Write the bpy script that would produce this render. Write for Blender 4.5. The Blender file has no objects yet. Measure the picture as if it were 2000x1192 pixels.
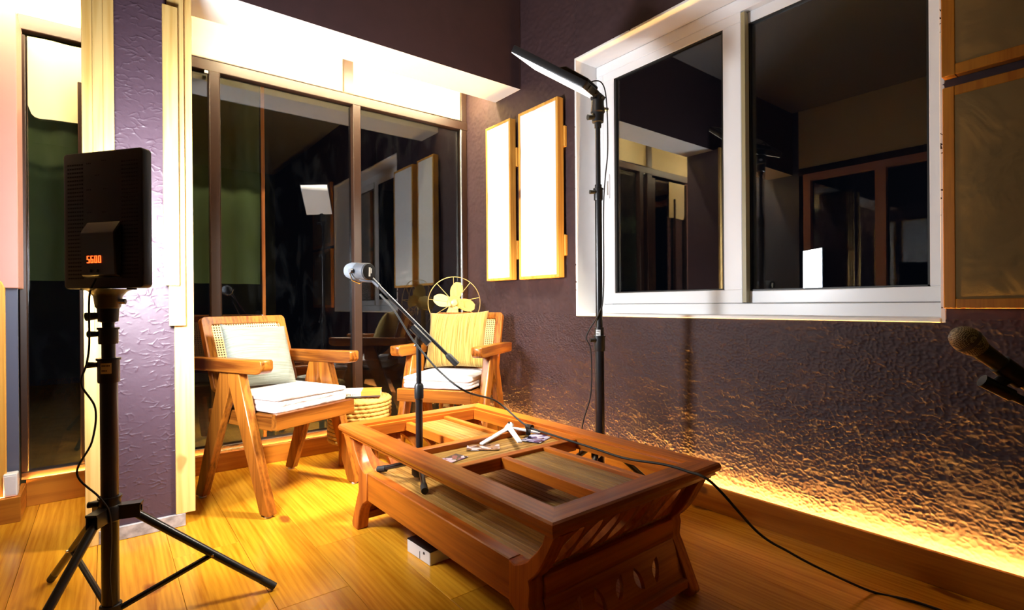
import bpy, bmesh, math, random
import numpy as np
from mathutils import Vector, Matrix
from mathutils.geometry import tessellate_polygon

random.seed(7)
RNG = np.random.default_rng(11)
scn = bpy.context.scene
COL = scn.collection
R = math.radians

# ------------------------------------------------------------------ camera, world, exposure
YAW, PIT, ROLL, FPX = R(37.906), R(-0.1), R(-0.429), 1022.0
Fv = Vector((math.sin(YAW)*math.cos(PIT), math.cos(YAW)*math.cos(PIT), math.sin(PIT)))
r0 = Vector((math.cos(YAW), -math.sin(YAW), 0)); u0 = r0.cross(Fv)
Rv = r0*math.cos(ROLL) + u0*math.sin(ROLL); Uv = -r0*math.sin(ROLL) + u0*math.cos(ROLL)
cd = bpy.data.cameras.new('camera'); cd.sensor_width = 36; cd.lens = FPX/2000*36; cd.clip_start = .02
cam = bpy.data.objects.new('camera', cd); COL.objects.link(cam)
cam.matrix_world = Matrix(((Rv.x, Uv.x, -Fv.x, 0), (Rv.y, Uv.y, -Fv.y, 0), (Rv.z, Uv.z, -Fv.z, .9), (0, 0, 0, 1)))
scn.camera = cam

world = bpy.data.worlds.new('night'); scn.world = world; world.use_nodes = True
bg = world.node_tree.nodes['Background']; bg.inputs[0].default_value = (.25, .33, .6, 1); bg.inputs[1].default_value = .004

vs = scn.view_settings
vs.view_transform = 'Standard'; vs.look = 'None'; vs.gamma = 1; vs.use_curve_mapping = False
vs.exposure = 0.0

PANEL_A_W = 64      # LED panel on the near stand (watts)
PANEL_B_W = 40      # LED panel on the tall stand
STRIP = 900          # warm skirting strips (radiance)
COVE = 650           # strips hidden behind the beam

# ------------------------------------------------------------------ helpers
WM = {}
def link(o): COL.objects.link(o); return o
def tag(o, label=None, cat=None, group=None, kind=None):
    if label: o['label'] = label
    if cat: o['category'] = cat
    if group: o['group'] = group
    if kind: o['kind'] = kind
    return o
def thing(name, label, cat, loc=(0, 0, 0), rot=None, rotz=0, group=None, kind=None):
    o = bpy.data.objects.new(name, None); link(o); o.empty_display_size = .05
    M = Matrix.Translation(loc) @ (rot.to_4x4() if rot is not None else Matrix.Rotation(rotz, 4, 'Z'))
    o.matrix_world = M; WM[o] = M
    return tag(o, label, cat, group, kind)
def struct(name, label=None):
    o = bpy.data.objects.new(name, None); link(o); WM[o] = Matrix.Identity(4)
    return tag(o, label, None, None, 'structure')

class MB:
    def __init__(s): s.v = []; s.f = []; s.mi = []; s.cm = 0
    def add(s, vs_, fs, M=None):
        b = len(s.v)
        s.v += [tuple(M @ Vector(p)) for p in vs_] if M is not None else [tuple(p) for p in vs_]
        for f in fs: s.f.append(tuple(i+b for i in f)); s.mi.append(s.cm)
        return s
    def box(s, x0, x1, y0, y1, z0, z1, M=None):
        return s.add([(x0,y0,z0),(x1,y0,z0),(x1,y1,z0),(x0,y1,z0),(x0,y0,z1),(x1,y0,z1),(x1,y1,z1),(x0,y1,z1)],
                     [(0,3,2,1),(4,5,6,7),(0,1,5,4),(1,2,6,5),(2,3,7,6),(3,0,4,7)], M)
    def cyl(s, p0, p1, ra, rb=None, n=16, M=None):
        return s.tube([p0, p1], ra, n, M, r1=rb)
    def tube(s, pts, ra, n=8, M=None, r1=None, closed=False, radii=None):
        pts = [Vector(p) for p in pts]; m = len(pts); vs_ = []; fs = []
        t0 = (pts[1]-pts[0]).normalized()
        a = Vector((0, 0, 1)) if abs(t0.z) < .9 else Vector((1, 0, 0))
        nrm = t0.cross(a).normalized()
        for i, p in enumerate(pts):
            if closed: t = (pts[(i+1) % m]-pts[i-1]).normalized()
            else: t = (pts[min(i+1, m-1)]-pts[max(i-1, 0)]).normalized()
            nrm = (nrm - t*nrm.dot(t)).normalized(); bn = t.cross(nrm)
            rr = radii[i] if radii else (ra if r1 is None else ra+(r1-ra)*i/(m-1))
            for k in range(n):
                an = 2*math.pi*k/n
                vs_.append(p+nrm*math.cos(an)*rr+bn*math.sin(an)*rr)
        for i in range(m if closed else m-1):
            j = (i+1) % m
            for k in range(n):
                l = (k+1) % n
                fs.append((i*n+k, i*n+l, j*n+l, j*n+k))
        if not closed:
            fs.append(tuple(range(n-1, -1, -1))); fs.append(tuple(range((m-1)*n, m*n)))
        return s.add(vs_, fs, M)
    def lathe(s, prof, n=24, M=None):
        vs_ = []; fs = []; m = len(prof)
        for (rr, z) in prof:
            for k in range(n):
                a = 2*math.pi*k/n; vs_.append((rr*math.cos(a), rr*math.sin(a), z))
        for i in range(m-1):
            for k in range(n):
                l = (k+1) % n; fs.append((i*n+k, i*n+l, (i+1)*n+l, (i+1)*n+k))
        fs.append(tuple(range(n-1, -1, -1))); fs.append(tuple(range((m-1)*n, m*n)))
        return s.add(vs_, fs, M)
    def prism(s, poly, t0, t1, axis='x', M=None):
        # poly in the two other axes (order x<y<z)
        n = len(poly)
        def mk(t, a, b): return {'x': (t, a, b), 'y': (a, t, b), 'z': (a, b, t)}[axis]
        vs_ = [mk(t0, a, b) for a, b in poly]+[mk(t1, a, b) for a, b in poly]
        fs = [tuple(range(n-1, -1, -1)), tuple(range(n, 2*n))]+[(i, (i+1) % n, n+(i+1) % n, n+i) for i in range(n)]
        return s.add(vs_, fs, M)
    def holed(s, outer, holes, t, M=None):
        loops = [outer]+holes
        tri = tessellate_polygon([[Vector((a, b, 0)) for a, b in l] for l in loops])
        flat = [p for l in loops for p in l]; n = len(flat)
        vs_ = [(a, b, 0) for a, b in flat]+[(a, b, t) for a, b in flat]
        fs = [tuple(q) for q in tri]+[tuple(i+n for i in reversed(q)) for q in tri]
        b = 0
        for l in loops:
            m = len(l)
            for i in range(m):
                j = (i+1) % m; fs.append((b+i, b+j, n+b+j, n+b+i))
            b += m
        return s.add(vs_, fs, M)
    def grid(s, P, M=None, flip=False):
        P = np.asarray(P); nu, nv = P.shape[:2]
        idx = np.arange(nu*nv).reshape(nu, nv)
        fs = np.stack([idx[:-1, :-1], idx[1:, :-1], idx[1:, 1:], idx[:-1, 1:]], -1).reshape(-1, 4)
        if flip: fs = fs[:, ::-1]
        return s.add(P.reshape(-1, 3).tolist(), fs.tolist(), M)
    def build(s, name, mat, parent=None, bevel=0, smooth=True, world_in=False, loc=None, angle=35, seg=1):
        me = bpy.data.meshes.new(name)
        V = s.v
        if parent is not None and world_in:
            inv = WM[parent].inverted(); V = [tuple(inv @ Vector(p)) for p in V]
        if loc is not None: V = [(p[0]-loc[0], p[1]-loc[1], p[2]-loc[2]) for p in V]
        me.from_pydata(V, [], s.f)
        mats = mat if isinstance(mat, (list, tuple)) else [mat]
        for m in mats: me.materials.append(m)
        if len(mats) > 1: me.polygons.foreach_set('material_index', s.mi)
        bm = bmesh.new(); bm.from_mesh(me)
        bmesh.ops.recalc_face_normals(bm, faces=bm.faces)
        if bevel:
            es = [e for e in bm.edges if len(e.link_faces) == 2 and e.calc_face_angle(0) > R(30)]
            bmesh.ops.bevel(bm, geom=es, offset=bevel, segments=seg, affect='EDGES', profile=.5, clamp_overlap=True)
        bm.to_mesh(me); bm.free()
        if smooth:
            me.polygons.foreach_set('use_smooth', [True]*len(me.polygons)); me.set_sharp_from_angle(angle=R(angle))
        o = bpy.data.objects.new(name, me); link(o)
        if loc is not None: o.location = loc
        if parent is not None: o.parent = parent; WM[o] = WM[parent]
        else: WM[o] = Matrix.Translation(loc or (0, 0, 0))
        return o

def inst(o, parent, loc=None, M=None):
    c = o.copy(); link(c)
    c.parent = parent
    if loc is not None: c.location = loc
    if M is not None: c.matrix_local = M
    return c
def copy_tree(o, parent=None):
    c = o.copy(); link(c); c.parent = parent
    for ch in [x for x in bpy.data.objects if x.parent is o]: copy_tree(ch, c)
    return c
def spline(pts, n=8):
    P = [Vector(p) for p in pts]; P = [P[0]*2-P[1]]+P+[P[-1]*2-P[-2]]; out = []
    for i in range(1, len(P)-2):
        a, b, c, d = P[i-1:i+3]
        for k in range(n):
            t = k/n
            out.append(.5*((2*b)+(c-a)*t+(2*a-5*b+4*c-d)*t*t+(3*b-a-3*c+d)*t**3))
    out.append(P[-2]); return out
def frame_from(y_dir, up=(0, 0, 1)):
    y = Vector(y_dir).normalized(); x = y.cross(Vector(up)).normalized(); z = x.cross(y)
    return Matrix((x, y, z)).transposed()
def zframe(d, loc=(0, 0, 0)):
    z = Vector(d).normalized(); a = Vector((0, 0, 1)) if abs(z.z) < .9 else Vector((1, 0, 0))
    x = a.cross(z).normalized(); y = z.cross(x)
    return Matrix.Translation(loc) @ Matrix((x, y, z)).transposed().to_4x4()

# ------------------------------------------------------------------ materials
def nmat(name):
    m = bpy.data.materials.new(name); m.use_nodes = True; nt = m.node_tree
    return m, nt, nt.nodes['Principled BSDF']
def N(nt, t, **kw):
    n = nt.nodes.new(t)
    for k, v in kw.items(): setattr(n, k, v)
    return n
def plain(name, col, rough=.5, metal=0, emit=None, es=0, noise=0, nscale=40, bump=0, spec=.5, sheen=0):
    m, nt, p = nmat(name)
    p.inputs['Base Color'].default_value = (*col, 1); p.inputs['Roughness'].default_value = rough
    p.inputs['Metallic'].default_value = metal; p.inputs['Specular IOR Level'].default_value = spec
    p.inputs['Sheen Weight'].default_value = sheen
    if emit: p.inputs['Emission Color'].default_value = (*emit, 1); p.inputs['Emission Strength'].default_value = es
    if noise or bump:
        tc = N(nt, 'ShaderNodeTexCoord'); nz = N(nt, 'ShaderNodeTexNoise'); nz.inputs['Scale'].default_value = nscale; nz.inputs['Detail'].default_value = 5
        nt.links.new(tc.outputs['Object'], nz.inputs['Vector'])
        if noise:
            mx = N(nt, 'ShaderNodeMix', data_type='RGBA', blend_type='MULTIPLY'); mx.inputs['Factor'].default_value = noise
            mx.inputs['A'].default_value = (*col, 1)
            rp = N(nt, 'ShaderNodeValToRGB'); rp.color_ramp.elements[0].position = .3; rp.color_ramp.elements[1].position = .7
            rp.color_ramp.elements[0].color = (.3, .3, .3, 1)
            nt.links.new(nz.outputs['Fac'], rp.inputs[0]); nt.links.new(rp.outputs[0], mx.inputs['B']); nt.links.new(mx.outputs['Result'], p.inputs['Base Color'])
        if bump:
            b = N(nt, 'ShaderNodeBump'); b.inputs['Strength'].default_value = bump; b.inputs['Distance'].default_value = .003
            nt.links.new(nz.outputs['Fac'], b.inputs['Height']); nt.links.new(b.outputs[0], p.inputs['Normal'])
    return m
def wood(name, light, dark, axis='y', rough=.35, freq=1.0, knots=0, contrast=.5, knotcol=(.12, .035, .01), coat=0):
    m, nt, p = nmat(name); L = nt.links.new
    tc = N(nt, 'ShaderNodeTexCoord'); oi = N(nt, 'ShaderNodeObjectInfo')
    sc = N(nt, 'ShaderNodeVectorMath', operation='SCALE'); cb = N(nt, 'ShaderNodeCombineXYZ')
    for i in range(3): L(oi.outputs['Random'], cb.inputs[i])
    L(cb.outputs[0], sc.inputs[0]); sc.inputs['Scale'].default_value = 7.3
    ad = N(nt, 'ShaderNodeVectorMath', operation='ADD'); L(tc.outputs['Object'], ad.inputs[0]); L(sc.outputs[0], ad.inputs[1])
    def mapped(cross, along):
        mp = N(nt, 'ShaderNodeMapping'); s = [cross*freq]*3; s['xyz'.index(axis)] = along*freq
        mp.inputs['Scale'].default_value = s; L(ad.outputs[0], mp.inputs['Vector']); return mp
    n1 = N(nt, 'ShaderNodeTexNoise'); n1.inputs['Scale'].default_value = 1; n1.inputs['Detail'].default_value = 4; n1.inputs['Distortion'].default_value = 1.2
    L(mapped(16, 1.1).outputs[0], n1.inputs['Vector'])
    wv = N(nt, 'ShaderNodeTexWave', wave_type='BANDS', bands_direction='X' if axis != 'x' else 'Y'); wv.inputs['Scale'].default_value = 1.6
    wv.inputs['Distortion'].default_value = 9; wv.inputs['Detail'].default_value = 2; wv.inputs['Detail Scale'].default_value = .7
    L(mapped(9, .8).outputs[0], wv.inputs['Vector'])
    n2 = N(nt, 'ShaderNodeTexNoise'); n2.inputs['Scale'].default_value = 1; n2.inputs['Detail'].default_value = 6
    L(mapped(170, 5).outputs[0], n2.inputs['Vector'])
    a = N(nt, 'ShaderNodeMath', operation='MULTIPLY_ADD'); L(wv.outputs['Fac'], a.inputs[0]); a.inputs[1].default_value = .14; L(n1.outputs['Fac'], a.inputs[2])
    a2 = N(nt, 'ShaderNodeMath', operation='MULTIPLY_ADD'); L(n2.outputs['Fac'], a2.inputs[0]); a2.inputs[1].default_value = .42; L(a.outputs[0], a2.inputs[2])
    rp = N(nt, 'ShaderNodeValToRGB'); e = rp.color_ramp.elements
    e[0].position = .70-contrast*.3; e[1].position = .70+contrast*.42; e[0].color = (*dark, 1); e[1].color = (*light, 1)
    L(a2.outputs[0], rp.inputs[0])
    out = rp.outputs[0]
    if knots:
        vo = N(nt, 'ShaderNodeTexVoronoi', voronoi_dimensions='2D'); vo.inputs['Scale'].default_value = 1; vo.inputs['Randomness'].default_value = 1
        n3 = N(nt, 'ShaderNodeTexNoise'); n3.inputs['Scale'].default_value = 9; L(ad.outputs[0], n3.inputs['Vector'])
        av = N(nt, 'ShaderNodeVectorMath', operation='SCALE'); av.inputs['Scale'].default_value = .05; L(n3.outputs['Color'], av.inputs[0])
        ad2 = N(nt, 'ShaderNodeVectorMath', operation='ADD'); L(ad.outputs[0], ad2.inputs[0]); L(av.outputs[0], ad2.inputs[1])
        sx_ = N(nt, 'ShaderNodeSeparateXYZ'); L(ad2.outputs[0], sx_.inputs[0])
        oth = [i for i in range(3) if i != 'xyz'.index(axis)]
        sm = N(nt, 'ShaderNodeMath', operation='ADD'); L(sx_.outputs[oth[0]], sm.inputs[0]); L(sx_.outputs[oth[1]], sm.inputs[1])
        k1 = N(nt, 'ShaderNodeMath', operation='MULTIPLY'); L(sm.outputs[0], k1.inputs[0]); k1.inputs[1].default_value = knots*1.5
        k2 = N(nt, 'ShaderNodeMath', operation='MULTIPLY'); L(sx_.outputs['xyz'.index(axis)], k2.inputs[0]); k2.inputs[1].default_value = knots*.8
        cv = N(nt, 'ShaderNodeCombineXYZ'); L(k1.outputs[0], cv.inputs[0]); L(k2.outputs[0], cv.inputs[1]); L(cv.outputs[0], vo.inputs['Vector'])
        mr = N(nt, 'ShaderNodeMapRange'); mr.inputs['From Min'].default_value = .045; mr.inputs['From Max'].default_value = .085
        mr.inputs['To Min'].default_value = .85; mr.inputs['To Max'].default_value = 0; L(vo.outputs['Distance'], mr.inputs['Value'])
        sc_ = N(nt, 'ShaderNodeSeparateColor'); L(vo.outputs['Color'], sc_.inputs[0])
        lt = N(nt, 'ShaderNodeMath', operation='LESS_THAN'); L(sc_.outputs[0], lt.inputs[0]); lt.inputs[1].default_value = .42
        kf = N(nt, 'ShaderNodeMath', operation='MULTIPLY'); L(lt.outputs[0], kf.inputs[0]); L(mr.outputs[0], kf.inputs[1])
        mx = N(nt, 'ShaderNodeMix', data_type='RGBA'); L(kf.outputs[0], mx.inputs['Factor']); L(out, mx.inputs['A']); mx.inputs['B'].default_value = (*knotcol, 1)
        out = mx.outputs['Result']
    hv = N(nt, 'ShaderNodeHueSaturation'); L(out, hv.inputs['Color'])
    vr = N(nt, 'ShaderNodeMapRange'); vr.inputs['To Min'].default_value = .82; vr.inputs['To Max'].default_value = 1.12; L(oi.outputs['Random'], vr.inputs['Value']); L(vr.outputs[0], hv.inputs['Value'])
    L(hv.outputs[0], p.inputs['Base Color'])
    p.inputs['Specular IOR Level'].default_value = .32; p.inputs['Roughness'].default_value = rough; p.inputs['Coat Weight'].default_value = coat; p.inputs['Coat Roughness'].default_value = .15
    b = N(nt, 'ShaderNodeBump'); b.inputs['Strength'].default_value = .12; b.inputs['Distance'].default_value = .002
    L(a2.outputs[0], b.inputs['Height']); L(b.outputs[0], p.inputs['Normal'])
    return m
def emit_mat(name, col, st):
    m = bpy.data.materials.new(name); m.use_nodes = True; nt = m.node_tree
    nt.nodes.remove(nt.nodes['Principled BSDF'])
    e = N(nt, 'ShaderNodeEmission'); e.inputs[0].default_value = (*col, 1); e.inputs[1].default_value = st
    nt.links.new(e.outputs[0], nt.nodes['Material Output'].inputs[0]); return m
def glass_mat(name, tint=(.9, .93, .95), refl=1.0, dirt=.0):
    m = bpy.data.materials.new(name); m.use_nodes = True; nt = m.node_tree; L = nt.links.new
    nt.nodes.remove(nt.nodes['Principled BSDF'])
    t = N(nt, 'ShaderNodeBsdfTransparent'); t.inputs[0].default_value = (*tint, 1)
    g = N(nt, 'ShaderNodeBsdfGlossy'); g.inputs['Roughness'].default_value = 0.0; g.inputs[0].default_value = (1, 1, 1, 1)
    fr = N(nt, 'ShaderNodeFresnel'); ge = N(nt, 'ShaderNodeNewGeometry'); io = N(nt, 'ShaderNodeMix', data_type='FLOAT')
    io.inputs['A'].default_value = 1.52; io.inputs['B'].default_value = 1/1.52; L(ge.outputs['Backfacing'], io.inputs['Factor']); L(io.outputs['Result'], fr.inputs['IOR'])
    mu = N(nt, 'ShaderNodeMath', operation='MULTIPLY'); mu.use_clamp = True; L(fr.outputs[0], mu.inputs[0]); mu.inputs[1].default_value = refl
    mx = N(nt, 'ShaderNodeMixShader'); L(mu.outputs[0], mx.inputs[0]); L(t.outputs[0], mx.inputs[1]); L(g.outputs[0], mx.inputs[2])
    out = mx.outputs[0]
    if dirt:
        d = N(nt, 'ShaderNodeBsdfDiffuse'); d.inputs[0].default_value = (.7, .75, .8, 1)
        tc = N(nt, 'ShaderNodeTexCoord'); mp = N(nt, 'ShaderNodeMapping'); mp.inputs['Scale'].default_value = (7, 7, 2.2); mp.inputs['Rotation'].default_value = (0, .5, 0)
        L(tc.outputs['Object'], mp.inputs['Vector'])
        nz = N(nt, 'ShaderNodeTexNoise'); nz.inputs['Scale'].default_value = 1.5; nz.inputs['Detail'].default_value = 7; nz.inputs['Distortion'].default_value = 1.5; L(mp.outputs[0], nz.inputs['Vector'])
        mr = N(nt, 'ShaderNodeMapRange'); mr.inputs['From Min'].default_value = .5; mr.inputs['From Max'].default_value = .85; mr.inputs['To Max'].default_value = dirt; L(nz.outputs['Fac'], mr.inputs['Value'])
        m2 = N(nt, 'ShaderNodeMixShader'); L(mr.outputs[0], m2.inputs[0]); L(out, m2.inputs[1]); L(d.outputs[0], m2.inputs[2]); out = m2.outputs[0]
    L(out, nt.nodes['Material Output'].inputs[0]); return m
def cloth(name, col, rough=.9, weave=300, bump=.25, stripe=None, fold=0, axis=0):
    m, nt, p = nmat(name); L = nt.links.new
    tc = N(nt, 'ShaderNodeTexCoord'); nz = N(nt, 'ShaderNodeTexNoise'); nz.inputs['Scale'].default_value = weave; nz.inputs['Detail'].default_value = 2
    mp = N(nt, 'ShaderNodeMapping'); L(tc.outputs['Object'], mp.inputs['Vector']); L(mp.outputs[0], nz.inputs['Vector'])
    p.inputs['Roughness'].default_value = rough; p.inputs['Sheen Weight'].default_value = .15; p.inputs['Specular IOR Level'].default_value = .2
    if stripe:
        s = [.02, .02, .02]; s[axis] = 1.0; mp.inputs['Scale'].default_value = s
        rp = N(nt, 'ShaderNodeValToRGB'); rp.color_ramp.elements[0].position = .35; rp.color_ramp.elements[1].position = .62
        rp.color_ramp.elements[0].color = (*stripe, 1); rp.color_ramp.elements[1].color = (*col, 1)
        L(nz.outputs['Fac'], rp.inputs[0]); L(rp.outputs[0], p.inputs['Base Color'])
    else: p.inputs['Base Color'].default_value = (*col, 1)
    b = N(nt, 'ShaderNodeBump'); b.inputs['Strength'].default_value = bump; b.inputs['Distance'].default_value = .001
    L(nz.outputs['Fac'], b.inputs['Height']); L(b.outputs[0], p.inputs['Normal'])
    if fold:
        n2 = N(nt, 'ShaderNodeTexNoise'); n2.inputs['Scale'].default_value = fold; n2.inputs['Detail'].default_value = 3; n2.inputs['Distortion'].default_value = 1.0
        L(tc.outputs['Object'], n2.inputs['Vector'])
        b2 = N(nt, 'ShaderNodeBump'); b2.inputs['Strength'].default_value = .8; b2.inputs['Distance'].default_value = .016
        L(n2.outputs['Fac'], b2.inputs['Height']); L(b.outputs[0], b2.inputs['Normal']); L(b2.outputs[0], p.inputs['Normal'])
    return m

M = {}
M['pine_floor'] = wood('varnished_pine', (.72, .335, .020), (.47, .165, .006), 'y', rough=.27, freq=1.15, knots=1.9, contrast=.6, knotcol=(.2, .05, .01), coat=.25)
M['pine_base_x'] = wood('pine_board_x', (.50, .185, .018), (.28, .080, .007), 'x', rough=.4, freq=.8, knots=3)
M['pine_base_y'] = wood('pine_board_y', (.50, .185, .018), (.28, .080, .007), 'y', rough=.4, freq=.8, knots=3)
M['pine_raw'] = wood('raw_pine', (.72, .49, .18), (.56, .33, .085), 'z', rough=.55, freq=.8, knots=2.4, knotcol=(.45, .2, .06))
M['pine_frame'] = wood('pine_frame', (.78, .42, .08), (.58, .25, .035), 'z', rough=.45, knots=2.5)
M['dark_frame'] = wood('orange_frame', (.50, .20, .02), (.34, .11, .01), 'z', rough=.4, knots=2.5)
M['teak'] = wood('teak', (.33, .108, .012), (.10, .023, .0025), 'z', rough=.33, contrast=.45, coat=.1)
M['teak_y'] = wood('teak_y', (.33, .108, .012), (.10, .023, .0025), 'y', rough=.33, contrast=.45, coat=.1)
M['teak_x'] = wood('teak_x', (.33, .108, .012), (.10, .023, .0025), 'x', rough=.33, contrast=.45, coat=.1)
M['tab_y'] = wood('polished_brown_y', (.58, .160, .013), (.29, .060, .006), 'y', rough=.36, contrast=.6, coat=.08)
M['tab_x'] = wood('polished_brown_x', (.58, .160, .013), (.29, .060, .006), 'x', rough=.36, contrast=.6, coat=.08)
M['tab_z'] = wood('polished_brown_z', (.58, .160, .013), (.29, .060, .006), 'z', rough=.62, contrast=.6, coat=.08)
M['slat_y'] = wood('olive_slat_y', (.42, .235, .06), (.21, .10, .022), 'y', rough=.35, freq=1.3)
M['slat_x'] = wood('olive_slat_x', (.42, .235, .06), (.21, .10, .022), 'x', rough=.35, freq=1.3)
M['purple'] = plain('purple_stucco_paint', (.042, .018, .021), rough=.68, noise=.25, nscale=14, bump=.25)
M['purple_col'] = plain('purple_column_paint', (.070, .039, .057), rough=.5, noise=.12, nscale=60, bump=.2)
M['pink'] = plain('pink_board', (.62, .33, .27), rough=.5, noise=.08, nscale=6)
M['white_paint'] = plain('white_paint', (.88, .88, .88), rough=.5, noise=.06, nscale=5)
M['upvc'] = plain('white_upvc', (.87, .88, .90), rough=.28)
M['cream'] = plain('cream_panel', (.82, .66, .34), rough=.6, noise=.08, nscale=4)
M['brown_steel'] = plain('dark_brown_frame', (.032, .013, .0065), rough=.38, noise=.25, nscale=30)
M['black_plastic'] = plain('black_plastic', (.012, .012, .013), rough=.38)
M['black_metal'] = plain('black_metal', (.014, .014, .016), rough=.3, spec=.6)
M['rubber'] = plain('black_rubber', (.012, .012, .012), rough=.6)
M['slot'] = plain('dark_slot', (.003, .003, .003), rough=.8)
M['chrome'] = plain('chrome', (.75, .75, .76), rough=.2, metal=1)
M['alu'] = plain('aluminium', (.62, .60, .55), rough=.35, metal=1)
M['olive_alu'] = plain('olive_anodised_edge', (.35, .30, .16), rough=.4)
M['gasket'] = plain('black_gasket', (.01, .01, .01), rough=.5)
M['diffuser'] = plain('white_diffuser', (.85, .87, .9), rough=.5, emit=(.9, .95, 1), es=1.1)
M['diffuser_a'] = plain('lit_diffuser', (.85, .87, .9), rough=.5, emit=(.9, .95, 1), es=6)
M['red_led'] = emit_mat('red_digits', (1, .07, .01), 5)
M['sticker'] = plain('yellow_sticker', (.75, .55, .22), rough=.6)
M['sticker_w'] = plain('white_sticker', (.8, .8, .78), rough=.6)
M['ink'] = plain('black_ink', (.02, .02, .025), rough=.6)
M['glass'] = glass_mat('window_glass', refl=1.7)
M['glass_dirty'] = glass_mat('dusty_window_glass', refl=1.5, dirt=.003)
M['led_warm'] = emit_mat('warm_led', (1, .52, .10), STRIP)
M['led_cove'] = emit_mat('cove_led', (1, .82, .50), COVE)
M['white_cotton'] = cloth('white_cotton', (.62, .58, .58), fold=14)
M['grey_linen'] = cloth('sage_linen', (.20, .215, .18), weave=420, stripe=(.135, .145, .11), axis=1, fold=7)
M['mustard'] = cloth('striped_mustard', (.33, .24, .065), weave=230, stripe=(.17, .10, .018), axis=0, fold=6)
M['white_panel'] = cloth('white_panel_cloth', (.80, .82, .83), fold=3)
M['tan_panel'] = cloth('tan_panel_cloth', (.17, .115, .045), fold=5)
M['cane'] = plain('woven_cane', (.80, .56, .24), rough=.5)
M['jute'] = plain('jute_rope', (.50, .31, .07), rough=.85, noise=.5, nscale=120, bump=.6)
M['fan_cream'] = plain('cream_enamel', (.62, .48, .17), rough=.3)
M['brass'] = plain('brass_wire', (.80, .58, .24), rough=.3, metal=.8)
M['mic_grey'] = plain('grey_mic_metal', (.045, .05, .06), rough=.4, metal=.2)
M['foam'] = plain('grey_foam', (.07, .08, .095), rough=.95, bump=.6, nscale=300)
M['mic_olive'] = plain('champagne_mic_body', (.075, .075, .045), rough=.3, metal=.4)
M['grille'] = plain('steel_grille', (.5, .5, .46), rough=.35, metal=.25)
def _mesh_pattern(m):
    nt = m.node_tree; L = nt.links.new; p = nt.nodes['Principled BSDF']
    tc = N(nt, 'ShaderNodeTexCoord'); vo = N(nt, 'ShaderNodeTexVoronoi'); vo.inputs['Scale'].default_value = 420; vo.inputs['Randomness'].default_value = .25
    L(tc.outputs['Object'], vo.inputs['Vector'])
    rp = N(nt, 'ShaderNodeValToRGB'); rp.color_ramp.elements[0].position = .35; rp.color_ramp.elements[1].position = .62
    rp.color_ramp.elements[0].color = (.02, .02, .02, 1); rp.color_ramp.elements[1].color = (.62, .60, .52, 1)
    L(vo.outputs['Distance'], rp.inputs[0]); L(rp.outputs[0], p.inputs['Base Color'])
_mesh_pattern(M['grille'])
M['white_plastic'] = plain('white_plastic', (.82, .82, .84), rough=.35)
M['orange_cover'] = plain('orange_book_cover', (.85, .22, .03), rough=.4, noise=.2, nscale=20)
M['white_cover'] = plain('white_book_cover', (.82, .78, .66), rough=.4)
M['pages'] = plain('book_pages', (.75, .66, .45), rough=.8)
M['marble'] = plain('marbled_tile', (.50, .47, .49), rough=.4, noise=.85, nscale=34)
M['green_net'] = plain('green_shade_sheet', (.026, .042, .002), rough=.8, noise=.4, nscale=5)
M['earth'] = plain('night_ground', (.06, .055, .02), rough=.95, noise=.6, nscale=12, bump=.8)
M['ceiling'] = plain('ceiling_paint', (.22, .22, .23), rough=.7)
M['dark_green'] = plain('green_wall_paint', (.09, .13, .04), rough=.7)
M['steel_blue'] = plain('dark_blue_grey_board', (.10, .11, .16), rough=.3)

# stucco height field (metres)
def value_noise(y, z, fy, fz, seed):
    g = np.random.default_rng(seed).random((257, 257)); a = y*fy+50; b = z*fz+50
    i = np.floor(a).astype(int); j = np.floor(b).astype(int); u = a-i; v = b-j
    u = u*u*(3-2*u); v = v*v*(3-2*v); q = lambda p, s: g[p % 257, s % 257]
    return q(i, j)*(1-u)*(1-v)+q(i+1, j)*u*(1-v)+q(i, j+1)*(1-u)*v+q(i+1, j+1)*u*v
def stucco(y, z, amp=.0062, cy=52., cz=74., seed=3, sparse=False):
    w1 = value_noise(y, z, 33, 45, seed+9)-.5; w2 = value_noise(y, z, 33, 45, seed+10)-.5
    a = y*cy+w1*.9+100; b = z*cz+w2*.9+100
    ia = np.floor(a).astype(int); ib = np.floor(b).astype(int)
    jit = np.random.default_rng(seed).random((128, 128, 2))
    f1 = np.full(y.shape, 9.); f2 = np.full(y.shape, 9.)
    for da in (-1, 0, 1):
        for db in (-1, 0, 1):
            J = jit[(ia+da) % 128, (ib+db) % 128]
            d = np.hypot(ia+da+J[..., 0]-a, ib+db+J[..., 1]-b)
            f2 = np.minimum(f2, np.maximum(f1, d)); f1 = np.minimum(f1, d)
    ridge = np.exp(-(f2-f1)/.11)
    if sparse:
        return amp*(np.exp(-(f2-f1)/.075)*(value_noise(y, z, 40, 55, seed+2)*2.6-1.0).clip(0, 1)+.12*value_noise(y, z, 30, 40, seed+6))
    mask = value_noise(y, z, 7, 9, seed+2)*.75+.35
    return amp*(ridge*mask*.85+.40*value_noise(y, z, 48, 66, seed+5)+.5*value_noise(y, z, 12, 17, seed+6)-.5)

# ------------------------------------------------------------------ the shell
RW = 2.12; SKX = 2.06; BSK = 3.215; GL = 3.275; CEIL = 2.95; LW = -1.25; FW = -2.2
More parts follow.
